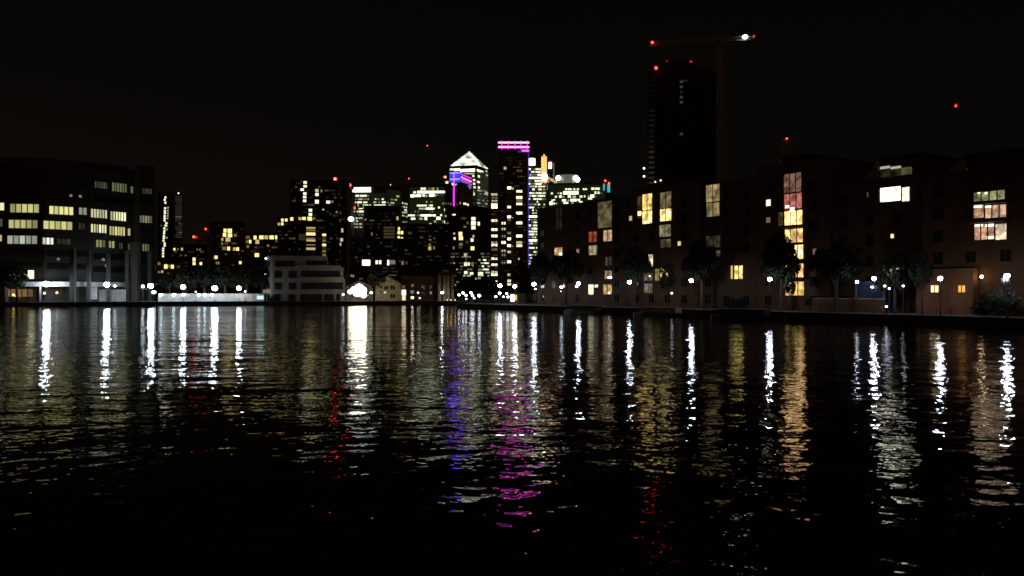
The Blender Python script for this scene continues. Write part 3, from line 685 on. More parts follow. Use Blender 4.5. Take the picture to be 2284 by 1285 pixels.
def tower_o():
    D = 1150
    t = thing('office_tower', 'wide office tower with a grey roof drum between two white floodlights', 'skyscraper', (gx(1292, D), D, QZ))
    fs, z = mass(t, [(1221.5, D + 4), (1300, D), (1366, D + 10)], 410, M_dark, 40); f, g = fs
    b = MB(); x = gx(1266, D + 25); R = gx(1291, D + 25) - x
    b.tube((x, D + 25, z), (x, D + 25, gz(387, D)), R, n=28); obj('roof_drum', b, mat_light((120, 118, 108), .55), t)  # light falling on drum and pole is put in as emission
    for px, py, r in ((1246, 395.5, 3.6), (1285, 395, 3.6), (1289, 399, 3.6)):
        m = MB(); m.ball((gx(px, D), D + 8, gz(py, D)), r, 10, 8); obj('roof_floodlight', m, mat_light((255, 255, 255), 6), t)
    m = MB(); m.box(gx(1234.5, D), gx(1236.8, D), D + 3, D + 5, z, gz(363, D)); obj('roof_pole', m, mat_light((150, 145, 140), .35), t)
    m = MB(); m.box(gx(1223.5, D), gx(1231, D), D + 3, D + 5, gz(375, D), gz(362, D)); s = obj('roof_sign', m, mat_light((255, 235, 240), 3), t)
    m = MB(); m.box(gx(1224.5, D), gx(1231, D), D + 3, D + 5, gz(361.8, D), gz(359, D)); obj('sign_top', m, mat_light((255, 50, 60), 1.5), s)
    m = MB(); m.box(gx(1226.4, D), gx(1228, D), D + 3.2, D + 4.8, z, gz(375.2, D)); obj('sign_support', m, M_metal, s)
    glow_pane(t, f, 1224, 412, 1299, 470); glow_pane(t, g, 1301, 412, 1350, 470)
    w = [(f, 1256.5, 426.5, 1290, 433.5, 4)]
    w += dots(f, [(1231, 431.5), (1245, 431, 3, 3, 2), (1251, 431.5), (1240, 439), (1250, 438.5, 6, 5), (1257, 439, 3, 3, 2), (1270, 438.5, 7, 5, 3), (1281, 439, 7, 5, 2), (1296, 438.5, 6, 4), (1232, 447, 4, 3), (1236, 446, 4, 3), (1258, 447, 9, 5), (1268, 447, 3, 3, 2), (1279, 446.5, 13, 5, 4), (1291, 446, 6, 5, 3), (1229, 453.5, 6, 7, 4), (1236, 454), (1241, 454, 3, 3, 2), (1262, 452.5, 11, 4, 3), (1277, 454, 4, 3), (1287, 454, 4, 4, 1), (1296, 453, 7, 7, 4)])
    for x in (1263, 1269, 1273, 1281, 1289): w += dots(f, [(x, 422)], 4.5, 3.4)
    w += dots(g, [(1302, 422, 4, 3.5), (1307, 422, 4, 3.5), (1322, 421, 6, 5), (1332, 421, 11, 4.5), (1328, 430, 4, 6), (1335, 430, 4, 5), (1313, 438.5, 3, 4, 2), (1321, 437.5, 8, 6, 4), (1304, 438, 3, 4), (1316, 443, 9, 4), (1341, 431, 3, 3, 1), (1329, 439, 2, 3, 1)])
    place_windows(t, w)
    for px, y0, y1, wd in ((1347, 410, 425, 3.2), (1357.5, 412, 429, 6)):
        m = MB(); g.pane(m, px - wd / 2, y0, px + wd / 2, y1, .6); obj('teal_sign', m, mat_light((80, 215, 215), .7), t)
    beacon(t, (gx(1351, D), D + 6, gz(402, D)), 2.1, 12); beacon(t, (gx(1359.5, D), D + 6, gz(407.5, D)), 2.1, 12)
    b = MB(); b.tube((gx(1351, D), D + 7, z), (gx(1351, D), D + 7, gz(402, D)), .4, n=6); obj('mast', b, M_metal, t)
tower_o()

def tower_h():
    D = 1000
    t = thing('office_tower', 'pale office tower with a long white sign band at its top left', 'skyscraper', (gx(840, D), D, QZ))
    fs, z = mass(t, [(783, D), (862, D - 4), (895, D + 6)], 416, M_dark2, 40); f, g = fs
    ws, wz = mass(t, [(896, D - 6), (913, D - 4)], 411, M_conc, 20, name='side_slab'); fw = ws[0]
    b = MB(); f.pane(b, 786.5, 418.5, 827, 428.5, .8); obj('roof_sign', b, mat_light((245, 255, 255), 3.2), t)
    glow_pane(t, f, 786, 431, 861, 512); glow_pane(t, g, 863, 424, 894, 512)
    w = []
    for y, segs in ((436.8, ((793, 801, 1.2), (803, 818, 1.2), (819, 824, .4))), (444.4, ((792, 824, .95), (830, 858, .35))), (451.4, ((792, 807, 1.2), (808, 822, .5), (828, 851, .4), (852, 860, 1.2))), (458.3, ((797, 800, 1.2), (809, 821, 1.2), (823, 828, 1), (834, 860, 1.2))),
                    (464.8, ((790, 819, .95), (820, 840, .6), (843, 862, 1.2))), (471.9, ((782, 796, .7), (796, 811, 1.2))), (479, ((790, 812, .3),)), (486.6, ((793, 809, .9),)), (493, ((793, 809, .3),)), (499.7, ((790, 808, .9),)), (506.7, ((791, 808, .95),))):
        for a, e, d in segs: w += [(f, a, y - 1.9, e, y + 1.9, 3)] if d > 1.1 else runs(f, y, a, e, d, 2.4, 3.2, (1, 2, 2, 3))
    for y, a, e in ((437, 873, 877), (445, 871, 886), (452, 863, 880), (458, 864, 880), (459.5, 880, 888)): w += runs(g, y, a, e, .7, 2.6, 3, (1, 2, 3), .1)
    w += [(g, 884, 436, 890, 440, (2, (255, 210, 120)))]
    for y in (453, 461, 467, 474, 481, 495): w += runs(fw, y, 897, 909, .8, 2.6, 3.2, (1, 2, 3), .25)
    place_windows(t, w)
    m = MB(); m.ball((gx(785.5, D), D - 8, gz(490, D)), 3.4, 10, 8, .85); obj('floodlight', m, mat_light((240, 250, 255), 6), t)
    beacon(t, (gx(882, D), D + 4, gz(432.5, D)), 1.6, 5, (255, 110, 60)); beacon(t, (gx(870.5, D), D + 2, gz(412, D)), 1.0, 2, (230, 230, 220))
    beacon(t, (gx(912.5, D), D - 2, gz(399, D)), 1.3, 7); b = MB(); b.tube((gx(912.5, D), D + 4, wz), (gx(912.5, D), D - 2, gz(399, D)), .3, n=6); obj('mast', b, M_metal, t)
tower_h()

def tower_j():
    D = 950
    t = thing('office_tower', 'flat topped office tower with bright lit floors left of the blue crowned tower', 'skyscraper', (gx(953, D), D, QZ))
    fs, z = mass(t, [(909, D), (1001, D)], 413, M_dark, 40); f = fs[0]
    glow_pane(t, f, 912, 417, 998, 502)
    w = [(f, 931, 426, 956, 431, 4), (f, 957, 426, 994, 430.5, 4), (f, 922, 427, 928, 431.5, 3)]
    w += dots(f, [(941, 421, 5, 5), (947, 421, 5, 5), (957, 421, 4, 4, 1), (962, 421, 3, 4, 1), (966.5, 421, 4, 5, (2, (220, 230, 90))), (976, 421, 3, 4, 2)])
    w += dots(f, [(920, 437, 8, 6, 4), (926, 437, 5, 5, 3), (934, 436.5, 10, 5, 4), (945, 436, 6, 5, 3), (951, 437, 4, 4, 2), (963, 435.5, 11, 6, 4), (971, 436, 4, 4, 2), (976, 435, 4, 3, 1), (985, 435, 10, 3, 0)])
    for y, a, e, d, l in ((450.5, 928, 965, .6, (1, 1, 2)), (458.6, 930, 966, .75, (2, 3, 3)), (465.5, 928, 970, .85, (2, 3, 4)), (472, 925, 985, .1, (0, 1)), (480.5, 910, 926, .9, (3, 4)), (480.5, 930, 937, .6, (1, 2)), (480.5, 937, 973, .85, (3, 4)), (488, 917, 927, 1, (4, 4)), (488, 929, 944, .7, (2, 2)), (494, 930, 975, .12, (1,))):
        w += runs(f, y, a, e, d, 3.2, 3.8, l)
    w += dots(f, [(950, 487.5, 5, 6, 4), (978, 487, 9, 6, 4), (979, 463, 4, 4, 3), (984, 480, 4, 4, 3), (993, 468, 4, 6, 3), (970, 494, 4, 4, 2), (993, 495, 5, 6, 3), (987, 494, 2, 6, 1), (960, 500, 5, 3.5, 3), (966, 501.5, 3, 3, 1), (980, 503, 4, 3, 3), (988, 454, 3, 5, 1), (993, 454, 4, 5, 1), (1000 - 1, 454, 3, 5, 1), (993, 475, 3, 4, 1), (993, 482, 4, 5, 1)])
    place_windows(t, w)
tower_j()

def tower_left_pair():
    D = 900
    t = thing('apartment_tower', 'slim tower with one column of small lit windows right of the office block', 'skyscraper', (gx(368, D), D, QZ))
    fs, z = mass(t, [(352, D), (386, D)], 430, M_dark, 24); f = fs[0]
    o = lambda x, y: (320 + x / 4.016, 380 + y / 4.016)
    a = [(197, 243), (197, 290), (194, 340), (192, 365), (192, 385), (190, 410), (190, 430), (190, 450), (205, 475), (198, 495), (187, 520), (187, 545), (185, 565), (183, 590), (182, 608), (180, 630), (190, 655), (190, 675), (178, 700), (176, 720), (176, 745), (176, 770), (190, 265)]
    c = [(220, 335), (218, 360), (218, 385), (218, 408), (215, 430), (212, 470), (208, 605), (210, 500), (208, 530)]
    w = dots(f, [(*o(*p), 4, 4, 3) for p in a]) + dots(f, [(*o(*p), 3, 3, 2) for p in c]) + dots(f, [(*o(160, 495), 2, 3, 1), (*o(155, 650), 2, 3, 0)])
    place_windows(t, w)
    D = 880
    t = thing('apartment_tower', 'dim grey tower slab with one roof lamp just right of the dotted slim tower', 'skyscraper', (gx(397, D), D, QZ))
    fs, z = mass(t, [(386.6, D), (408, D)], 434, M_dark2, 22); f = fs[0]
    w = []
    for y in range(439, 534, 5): w += runs(f, y, 391, 407, .8, 3, 2.6, (0, 0, 0, 1))
    place_windows(t, w, rgb=(190, 190, 165))
    beacon(t, (gx(396.5, D), D + 2, z + 1.6), 1.1, 4, (240, 240, 230)); b = MB(); b.tube((gx(396.5, D), D + 2, z), (gx(396.5, D), D + 2, z + 1.4), .3, n=6); obj('lamp_post', b, M_metal, t)
tower_left_pair()

def low_block(label, cor, ytop, mat, wins, D, depth=20, rgb=(255, 226, 140), name='apartment_block'):
    t = thing(name, label, 'apartment block', (gx(sum(c[0] for c in cor) / len(cor), D), D, QZ))
    fs, z = mass(t, cor, ytop, mat, depth)
    ws = [w for ff, ps in zip(fs, wins) for w in dots(ff, ps)]
    for ff, (ca, cb) in zip(fs, zip(cor, cor[1:])):
        for y in range(int(ytop) + 6, 640, 8):
            ws += [(q[0], q[1], q[2], q[3], q[4], (q[5], (150, 150, 110))) for q in runs(ff, y, ca[0] + 3, cb[0] - 3, .13, 3, 3.2, (0, 0, 0, 1))
                   if not any(o[0] is ff and q[1] < o[3] + 1 and q[3] > o[1] - 1 and q[2] < o[4] + 1 and q[4] > o[2] - 1 for o in ws)]
    place_windows(t, ws, rgb=rgb)
    return t, fs, z
low_block('low block with yellow lit windows right behind the office block', [(340, 480), (412, 480)], 588, M_conc, [[(370, 594.6, 7, 9, 3), (384.5, 595, 6, 8, 3), (344.5, 596.6, 3, 6, 3), (355, 588, 6, 6, 1), (362, 606, 4, 5, 2), (355, 607, 6, 4, 1), (377, 594, 5, 6, 1), (398, 595, 7, 6, 0)]], 480)
low_block('dark block with a few white windows below the two slim towers', [(380, 560), (462, 560)], 548, M_dark, [[(389, 556, 4, 5, 3), (397, 556, 3, 4, 1), (406, 556, 4, 6, 2), (433, 579, 6, 8, 3), (433, 588, 6, 6, 3), (448, 588, 5, 6, 3), (414, 570, 3, 3, 1), (440, 557, 3, 4, 1), (446, 557, 4, 4, 1)]], 560)
t, fs, z = low_block('mid rise block with paired yellow windows stacked up its middle', [(468, 520), (546, 520)], 497, M_dark2,
          [[(502, 514.5, 6, 8, 3), (512.5, 515, 9, 9, 3), (501, 524, 7, 8, 3), (513, 525, 9, 8, 3), (525, 525, 6, 6, 1), (496, 534, 4, 6, 2), (508.5, 534.5, 10, 9, 2), (495.5, 543.6, 4, 6, 1), (500, 554, 8, 7, 1), (510, 554.5, 6, 8, 3), (522.5, 555.6, 5, 7, 2), (530, 555.6, 6, 7, 3), (482, 574, 6, 7, 3), (478, 575, 3, 6, 1), (485.6, 586.7, 8, 6, 1), (536, 586, 5, 6, 3), (541, 560, 2, 3, 1), (505, 543, 8, 6, 0)]], 520)
low_block('long low block with a top row of orange lit windows', [(546.5, 500), (624, 500)], 522, M_dark2,
          [[(553, 529.5, 9, 7, (1, (255, 170, 110))), (569, 530, 6, 8, 3), (583, 529.5, 9, 8, 3), (594, 529.5, 8, 8, 2), (606, 529.5, 9, 8, 3), (617, 529.5, 6, 8, 3), (551, 539, 4, 7, 1), (558, 539, 5, 7, 3), (574, 539.5, 8, 9, 2), (573, 569, 9, 8, 3), (553, 550, 5, 6, 1), (598, 548, 5, 5, 1), (617, 538, 4, 4, 1)]], 500)
t, fs, z = low_block('tall dark slab with a staggered column of round white windows', [(646, 620), (772, 625)], 403, M_dark,
          [[(680.6, 407, 7, 5, 3), (680.6, 415.5, 7, 5, 3), (674, 423, 7, 5, 3), (680, 432, 7, 5, 3), (679.7, 439.6, 7, 5, 3), (679.5, 448, 7, 5, 3), (706.8, 425.4, 7, 7, 2), (717, 426, 4, 6, 1), (707, 434, 7, 6, 3), (706.8, 450, 8, 8, 3), (732, 451, 8, 6, 3), (741, 450, 5, 5, 1), (652, 448, 2, 3, 0), (657, 448, 4, 5, 0), (721, 467.5, 4, 3, 2), (751, 473, 4, 5, 1), (759, 475, 4, 6, 0), (757, 492, 4, 6, 1), (751, 499.5, 4, 5, 1), (723, 495, 4, 4, 3), (672, 400.6 + 4, 3, 2, 0), (763.4, 514, 4, 9, 2), (762, 535, 6, 7, 2), (759, 545, 4, 6, 2), (737, 478, 3, 4, 0), (745, 481, 3, 4, 0)]], 620, rgb=(250, 246, 205))
t, fs, z = low_block('stepped block with a glazed lit stair tower in front of the dark slab', [(618, 470), (664, 466), (758, 472)], 486, M_dark,
          [[(630, 491, 5, 6, 3), (638.6, 491, 5, 6, 3), (651, 488.5, 6, 7, 3), (622, 500, 4, 6, 2), (629.6, 499.5, 5, 6, 3)],
           [(669, 487.7, 6, 6, 2), (678, 487.4, 8, 6, 3), (690.7, 487.7, 9, 8, 3), (700, 487.5, 6, 5, 1), (692.3, 490, 7, 4, 3)] + [(693.3, y, 20, h, l) for y, h, l in ((508.4, 3, 2), (514, 4, 1), (522, 6, 3), (533, 5, 1), (536.5, 4, 2), (546.5, 3, 1), (555, 5, 2))] + [(723, y, 8, 5, l) for y, l in ((524, 3), (530, 0), (537, 1), (546.5, 3), (553, 0), (560.5, 1), (569, 1))] + [(668 + 4 * i, 524 + 5 * j, 3, 3.4, 0) for i in range(4) for j in range(3)]], 470)
b = MB(); fs[1].box(b, fs[1].u(684), fs[1].u(700), 4, 9, z, z + 7); obj('stair_head', b, M_dark, t); place_windows(t, dots(fs[1], []) + [(Face(fs[1].pt(0, 4), d=fs[1].d), 688.5, y - 3, 696, y + 3, 3) for y in (469, 478.4)])
t, fs, z = low_block('squat dark block in front of the white signed tower', [(812, 430), (892, 430)], 462, M_dark, [[(886.5, 487, 4, 8, 2), (829.5, 522, 3, 7, 1), (815, 490, 5, 4, 1)] + [(858 + 5 * i, 508 + 7 * j, 4, 5, 0) for i in range(5) for j in range(4)]], 430)
t, fs, z = low_block('dark block with a paired column of white windows left of the low dark hall', [(882, 424), (1002, 428)], 502, M_dark, [[(890, 510.5, 4, 7, 3), (889.7, 519, 6, 6, 3), (896.7, 519, 5, 7, 3), (889.5, 530, 5, 6, 3), (896.5, 532, 5, 5, 3), (914, 520, 8, 6, 0), (914, 534, 8, 6, 0), (958.5, 554, 6, 8, 2), (958.5, 546, 5, 5, 1), (959, 535, 6, 3, 1), (959, 527, 6, 3, 0), (968, 553, 4, 7, 1), (940, 530, 8, 5, 0), (925, 548, 7, 6, 0)]], 424)
low_block('low dark hall with one wide bright window above the tan gabled house', [(780, 330), (945, 332)], 536, M_dark, [[(816.8, 586, 17, 12, 4), (840.4, 585, 5, 8, 3), (848, 585, 5, 8, 3), (866, 586, 4, 12, 3), (875, 585, 13, 9, 1), (898, 586.7, 5, 8, 1), (907, 586.7, 4, 6, 0), (866.5, 570.5, 3, 3, 0), (784, 615, 4, 5, 1), (788, 616, 4, 5, 1)]], 330, rgb=(255, 248, 205), name='hall')
low_block('dark flats with a square bright window behind the terraced houses', [(912, 320), (1004, 322)], 598, M_dark, [[(938.5, 613, 10, 11, 4), (924, 610.5, 5, 5, 3), (962, 614, 4, 7, 3), (967, 612, 4, 6, 1), (985, 612, 4, 6, 2), (980, 613, 3, 5, 1)]], 320, rgb=(255, 246, 205))
def dark_block_front():
    D = 560
    t = thing('apartment_block', 'dark brick block below the pink light line with scattered warm windows', 'apartment block', (gx(1035, D), D, QZ))
    fs, z = mass(t, [(1001, D), (1066, D - 2), (1094, D + 12)], 463, M_brick2, 24); f, g = fs
    w = dots(f, [(1012.7, 479, 7, 3, 3), (1034, 487, 10, 5, 0), (1056, 488, 9, 7, 3), (1056, 498, 10, 9, 3), (1056, 508, 9, 7, 3), (1043, 497, 3, 5, 1), (1037, 506, 6, 4, 1), (1027, 522, 8, 9, (3, (255, 214, 150))), (1028, 531.5, 9, 8, (3, (255, 226, 160))), (1056, 527, 4, 5, 2), (1053, 535.5, 6, 7, 3), (1054, 554, 8, 8, (3, (255, 230, 140))), (1028, 545, 8, 6, 1), (1027, 552, 8, 5, 0), (1038, 569, 6, 8, 2), (1042, 540, 5, 6, 0), (1013, 521, 4, 4, 2), (1014, 532, 4, 5, 3), (1039, 589, 7, 8, 3), (1046, 589, 3, 7, 3), (1054, 589, 5, 8, 1), (1039, 608, 7, 6, 3), (1052, 610, 7, 5, 3), (1012, 553, 4, 6, 1), (1040, 578, 4, 8, 0)])
    w += dots(g, [(1067.6, 499, 4, 8, 3)])
    for y in range(566, 640, 7):
        w += runs(f, y, 1003, 1064, .3, 3, 3, (0, 0, 1, 1, 2)); w += runs(g, y, 1067, 1093, .5, 2.6, 3, (0, 0, 1, 1, 2, 3))
    w += [(g, 1066.5, y - 2, 1077, y + 2, l) for y, l in ((602, 1), (609, 3), (614, 3), (621, 2))]
    place_windows(t, w, rgb=(236, 240, 196))
dark_block_front()

# ---------------------------------------------------------------- dark tower under construction and the cranes
def tower_p():
    D = 620
    t = thing('unfinished_tower', 'black unfinished tower block topped by red warning lights', 'skyscraper', (gx(1525, D), D, QZ))
    fs, z = mass(t, [(1460, D), (1575, D), (1596, D + 12)], 152, M_black, 34); f = fs[0]
    for y in range(160, 415, 11):
        b = MB(); f.box(b, f.u(1446.5), f.u(1459.6), -.2, 9, f.z(1453, y) - .25, f.z(1453, y)); obj('balcony', b, M_dark, t)
        b = MB(); fs[1].box(b, fs[1].u(1577), fs[1].u(1594), -1.6, -.01, f.z(1585, y) - .25, f.z(1585, y)); obj('balcony', b, M_dark2, t)
    b = MB(); f.box(b, f.u(1443.5), f.u(1446), -.5, 2, QZ, f.z(1445, 260)); obj('hoist_mast', b, M_dark, t)
    for y in (376, 394): m = MB(); m.ball((gx(1436, D), D - 1, gz(y, D)), .8, 8, 6); obj('hoist_light', m, mat_light((235, 240, 255), 3), t); m = MB(); m.tube((gx(1436, D), D - .9, gz(y, D)), (gx(1445, D), D - .4, gz(y, D)), .2, n=5); obj('hoist_arm', m, M_metal, t)
    b = MB(); b.prism([(gx(1480, D), D + 4), (gx(1556, D), D + 4), (gx(1556, D), D + 26), (gx(1480, D), D + 26)], z, gz(134, D)); obj('core_top', b, M_black, t)
    w = [(f, 1447.2, y - 1.6, 1459, y + 1.4, 0) for y in (248, 258.5, 268.5, 281, 293, 305, 316, 328)] + [(f, 1447, y - 1.8, 1459, y + 1.8, (1, (96, 96, 80))) for y in (339, 351, 362.6, 373.5, 385, 396.6, 407.5)]
    place_windows(t, w, rgb=(110, 112, 92))
    w = [(f, 1516.5, y - 2.6, 1523, y + 2.6, l) for y, l in ((182.5, 1), (194, 1), (217, 1), (228, 1), (299, 1), (205, 0))] + [(f, 1523, 178, 1534, 182, 0), (f, 1514, 186, 1530, 230, 0)]
    place_windows(t, w[:-1], rgb=(120, 130, 130))
    for p, r, k in (((1463, 152), 1.8, 14), ((1541, 138), 1.3, 1.0), ((1487, 136.5), 1.1, .35)): beacon(t, (gx(p[0], D), D - .5, gz(p[1], D)), r, k, (255, 40, 34))
    for p in ((1461, 406), (1473, 403)): beacon(t, (gx(p[0], D), D - 1.2, gz(p[1], D)), .8, 4, (255, 246, 230))
tower_p()
def crane_big():
    D = 605
    t = thing('tower_crane', 'tall tower crane with a long level jib over the black unfinished tower', 'crane', (gx(1605, D), D, QZ))
    x = gx(1605, D)
    b = MB(); b.truss((x, D, QZ), (x, D, gz(92, D)), 2.8, 46, .34); obj('mast', b, M_steel, t)
    b = MB(); b.truss((x, D, gz(88, D)), (gx(1450, D), D, gz(98, D)), 2.4, 26, .34); obj('jib', b, M_steel, t)
    b = MB(); b.truss((x, D, gz(88, D)), (gx(1680, D), D, gz(84, D)), 2.2, 12, .25); c = obj('counter_jib', b, M_steel, t)
    b = MB(); b.box(gx(1664, D), gx(1676, D), D - 1, D + 1, gz(90, D), gz(86, D)); obj('counterweight', b, M_conc, c)
    b = MB(); b.box(x - 1.9, x - .2, D - 2.4, D - .8, gz(97, D), gz(91, D)); obj('cab', b, M_dark2, t)
    b = MB(); b.truss((x, D, gz(88, D)), (x, D, gz(78, D)), 1.2, 5, .2); obj('top_mast', b, M_steel, t)
    b = MB()
    b.tube((x, D, gz(78, D)), (gx(1500, D), D, gz(94, D)), .1, n=4); b.tube((x, D, gz(78, D)), (gx(1668, D), D, gz(85, D)), .1, n=4); obj('tie_bar', b, M_steel, t)
    beacon(t, (gx(1454, D), D - 1.5, gz(96, D)), 1.3, 14); beacon(t, (gx(1680.5, D), D - 1, gz(82, D)), 1.0, 2.5)
    m = MB(); m.ball((gx(1660.5, D), D - 1.5, gz(83.5, D)), 1.9, 10, 8, .75); obj('jib_floodlight', m, mat_light((215, 235, 255), 10), t)
crane_big()
def crane_luffing(label, D, x0, ybase, x1, y1, xm, ym, k=12, extra=(), r=1.0):
    t = thing('tower_crane', label, 'crane', (gx(x0, D), D, QZ))
    b = MB(); b.truss((gx(x0, D), D, QZ), (gx(x0, D), D, gz(ym, D)), 2.2, 30, .2); obj('mast', b, M_steel, t)
    b = MB(); b.truss((gx(x0, D), D, gz(ym, D)), (gx(x1, D), D, gz(y1, D)), 1.8, 14, .2); obj('jib', b, M_steel, t)
    s = -1 if x1 > x0 else 1
    b = MB(); b.truss((gx(x0, D), D, gz(ym, D)), (gx(x0, D) + s * 7, D, gz(ym, D) + .6), 1.8, 4, .2); c = obj('counter_jib', b, M_steel, t)
    b = MB(); b.box(gx(x0, D) + s * 6 - .8, gx(x0, D) + s * 6 + .8, D - 1, D + 1, gz(ym, D) - 2.4, gz(ym, D) - 1.0); obj('counterweight', b, M_conc, c)
    b = MB(); b.box(gx(x0, D) - .9, gx(x0, D) + .9, D - 2.6, D - 1.2, gz(ym, D) - 2, gz(ym, D)); obj('cab', b, M_dark2, t)
    beacon(t, (gx(x1, D), D - 1, gz(y1, D)), r, k)
    for px, py, rr, kk in extra: beacon(t, (gx(px, D), D - 1.2, gz(py, D)), rr, kk)
crane_luffing('slender crane with a raised jib behind the flats with the glowing window column', 420, 1744, 400, 1753.5, 310, 1742, 372, 9, r=.7)
crane_luffing('crane with a tilted jib and red tip light above the dark slab', 640, 770, 420, 748, 399.5, 768, 415, 22, ((766, 450, 1.5, 16), (757, 412, .5, 1)), r=1.7)
crane_luffing('crane with a red tip lamp left of the white sign band', 660, 796, 470, 782, 413, 796, 462, 16, ((793, 464, 1.6, 9),), r=1.5)
crane_luffing('small crane with a red tip lamp left of the mid rise yellow windows', 600, 466, 560, 460, 511, 466, 530, 8, r=1.1)
crane_luffing('small crane with a red and orange lamp over the dark low block', 610, 446, 560, 433, 528.5, 446, 534, 12, ((438, 529.5, .9, 4),), r=1.3)

def radio_mast(label, px, py, D):
    x = gx(px, D); t = thing('radio_mast', label, 'mast', (x, D, QZ))
    b = MB(); b.truss((x, D, QZ), (x, D, gz(py, D)), .8, 24, .07); obj('mast', b, M_metal, t); beacon(t, (x, D, gz(py, D) + .5), .75, 9)
radio_mast('thin mast with a red light behind the roof left of the glowing window column', 1710, 392, 300)
radio_mast('thin mast with a red light right of the glass penthouse', 2046, 396, 260)
def aircraft(label, px, py, D, s, k, rgb):
    x, z = gx(px, D), gz(py, D)
    t = thing('aircraft', label, 'aircraft', (x, D, z))
    b = MB(); b.tube((x - 14 * s, D, z), (x + 12 * s, D, z), 1.7 * s, 1.7 * s, 10); b.tube((x + 12 * s, D, z), (x + 17 * s, D, z), 1.7 * s, .3 * s, 10); b.tube((x - 14 * s, D, z), (x - 19 * s, D, z + .7 * s), 1.7 * s, .3 * s, 10); obj('fuselage', b, M_dark2, t)
    for sg in (-1, 1):
        b = MB(); y0, y1 = D + sg * 1.5 * s, D + sg * 16 * s
        q = [(x + 4 * s, y0, z - .7 * s), (x - 5 * s, y1, z), (x - 7.5 * s, y1, z), (x - 3 * s, y0, z - .7 * s)]
        if sg > 0: q = q[::-1]
        b.hexa(q + [(a, c, d + .4 * s) for a, c, d in q]); obj('wing', b, M_dark2, t)
    b = MB(); b.hexa([(x - 17.5 * s, D - .2, z + .6 * s), (x - 13 * s, D - .2, z + .6 * s), (x - 13 * s, D + .2, z + .6 * s), (x - 17.5 * s, D + .2, z + .6 * s), (x - 18.5 * s, D - .2, z + 6 * s), (x - 16.5 * s, D - .2, z + 6 * s), (x - 16.5 * s, D + .2, z + 6 * s), (x - 18.5 * s, D + .2, z + 6 * s)]); obj('tail_fin', b, M_dark2, t)
    beacon(t, (x, D, z - 3 * s), 2.9 * s, k, rgb)
aircraft('distant aircraft with a red beacon high over the right hand flats', 2132, 233, 2200, 1.4, 14, (255, 40, 36))
aircraft('distant aircraft with a faint orange beacon left of the pyramid tower', 953, 323, 2600, 1.0, 3, (255, 120, 50))

# ================================================================ RIGHT BANK: brick flats
RF = Face(rq(0, 12), d=QD)
FL = []
def flats(label, x0, x1, ytop, mat, lit, setb=0.0, z1=None, name='brick_flats', dark=True, lowx=None):
    f = Face(rq(0, 12 + setb), d=QD)
    u0, u1 = f.u(x0), f.u(x1); z1 = z1 or f.z((x0 + x1) / 2, ytop)
    c = f.pt((u0 + u1) / 2)
    t = thing(name, label, 'flats', (c[0], c[1], QZ))
    b = MB(); f.box(b, u0, u1, 0, 14, QZ, z1); obj('wall', b, mat, t)
    b = MB(); f.box(b, u0 - .05, u1 + .05, -.25, 14.1, z1 + .004, z1 + .45); obj('roof', b, M_roof, t)
    b = MB()
    nf = int((z1 - QZ) / 3.05)
    for i in range(1, nf): f.box(b, u0, u1, -.05, -.002, QZ + 3.05 * i - .1, QZ + 3.05 * i + .1)
    obj('string_course', b, mat, t)
    used = []
    for w in lit:
        x, y, X, Y, rgb, k = w[:6]; mull = w[6] if len(w) > 6 else 1
        a, e, za, zb = f.rect(x, y, X, Y); used.append((a, e, za, zb))
        b = MB(); f.box(b, a, e, -.06, .02, za, zb)
        big = (e - a) > 1.1
        o = obj('window', b, mat_light(rgb, k, room=big), t)
        fr = MB()
        for uu in [a, e] + [a + (e - a) * (i + 1) / (mull + 1) for i in range(mull if big else 0)]: f.box(fr, uu - .075, uu + .075, -.12, -.061, za, zb)
        f.box(fr, a - .1, e + .1, -.17, -.002, za - .14, za); f.box(fr, a - .1, e + .1, -.14, -.002, zb, zb + .1)
        obj('window_frame', fr, M_frame, o)
    if dark:
        n = 0; step = 4.4; u = u0 + 1.6
        while u < u1 - 1.8:
            for i in range(nf):
                za = QZ + 3.05 * i + .9
                if n < 60 and not any(u < q[1] + .4 and u + 1.3 > q[0] - .4 and za < q[3] + .3 and za + 1.5 > q[2] - .3 for q in used):
                    b = MB(); f.box(b, u, u + 1.3, -.05, .02, za, za + 1.5); o = obj('window', b, M_glass, t)
                    fr = MB(); f.box(fr, u + .61, u + .69, -.1, -.052, za, za + 1.5); f.box(fr, u - .08, u + 1.38, -.14, -.002, za - .12, za); obj('window_frame', fr, M_frame, o); n += 1
            u += step
    FL.append((t, f))
    return t, f, z1
Wm, Yl, Pe = (255, 232, 180), (255, 206, 100), (244, 190, 140)
flats('brick flats nearest the towers with a red lit window and a tall dim green window', 1198, 1402, 0, M_brick2, (
    (1333.7, 449.7, 1366, 508, (110, 102, 66), .75, 0), (1313.5, 517, 1332.3, 540, (205, 74, 44), .55), (1346, 513.5, 1366, 538, (236, 186, 130), .75), (1313.5, 547.7, 1333, 568.7, (212, 196, 150), .6),
    (1237, 552.5, 1255, 571.5, (250, 180, 100), .9), (1286, 555.6, 1293, 564, (230, 180, 130), .6), (1240, 463, 1255, 511, (60, 34, 20), .35), (1350.5, 573, 1366, 592.5, (100, 90, 78), .45), (1349, 604, 1366, 622, (190, 166, 130), .6),
    (1312.7, 635, 1325, 657, (255, 250, 190), 1.7, 0), (1325.5, 635, 1335, 641, (255, 250, 190), 1.6, 0), (1346, 635, 1366, 656.5, (236, 190, 104), .75)), z1=23.5)
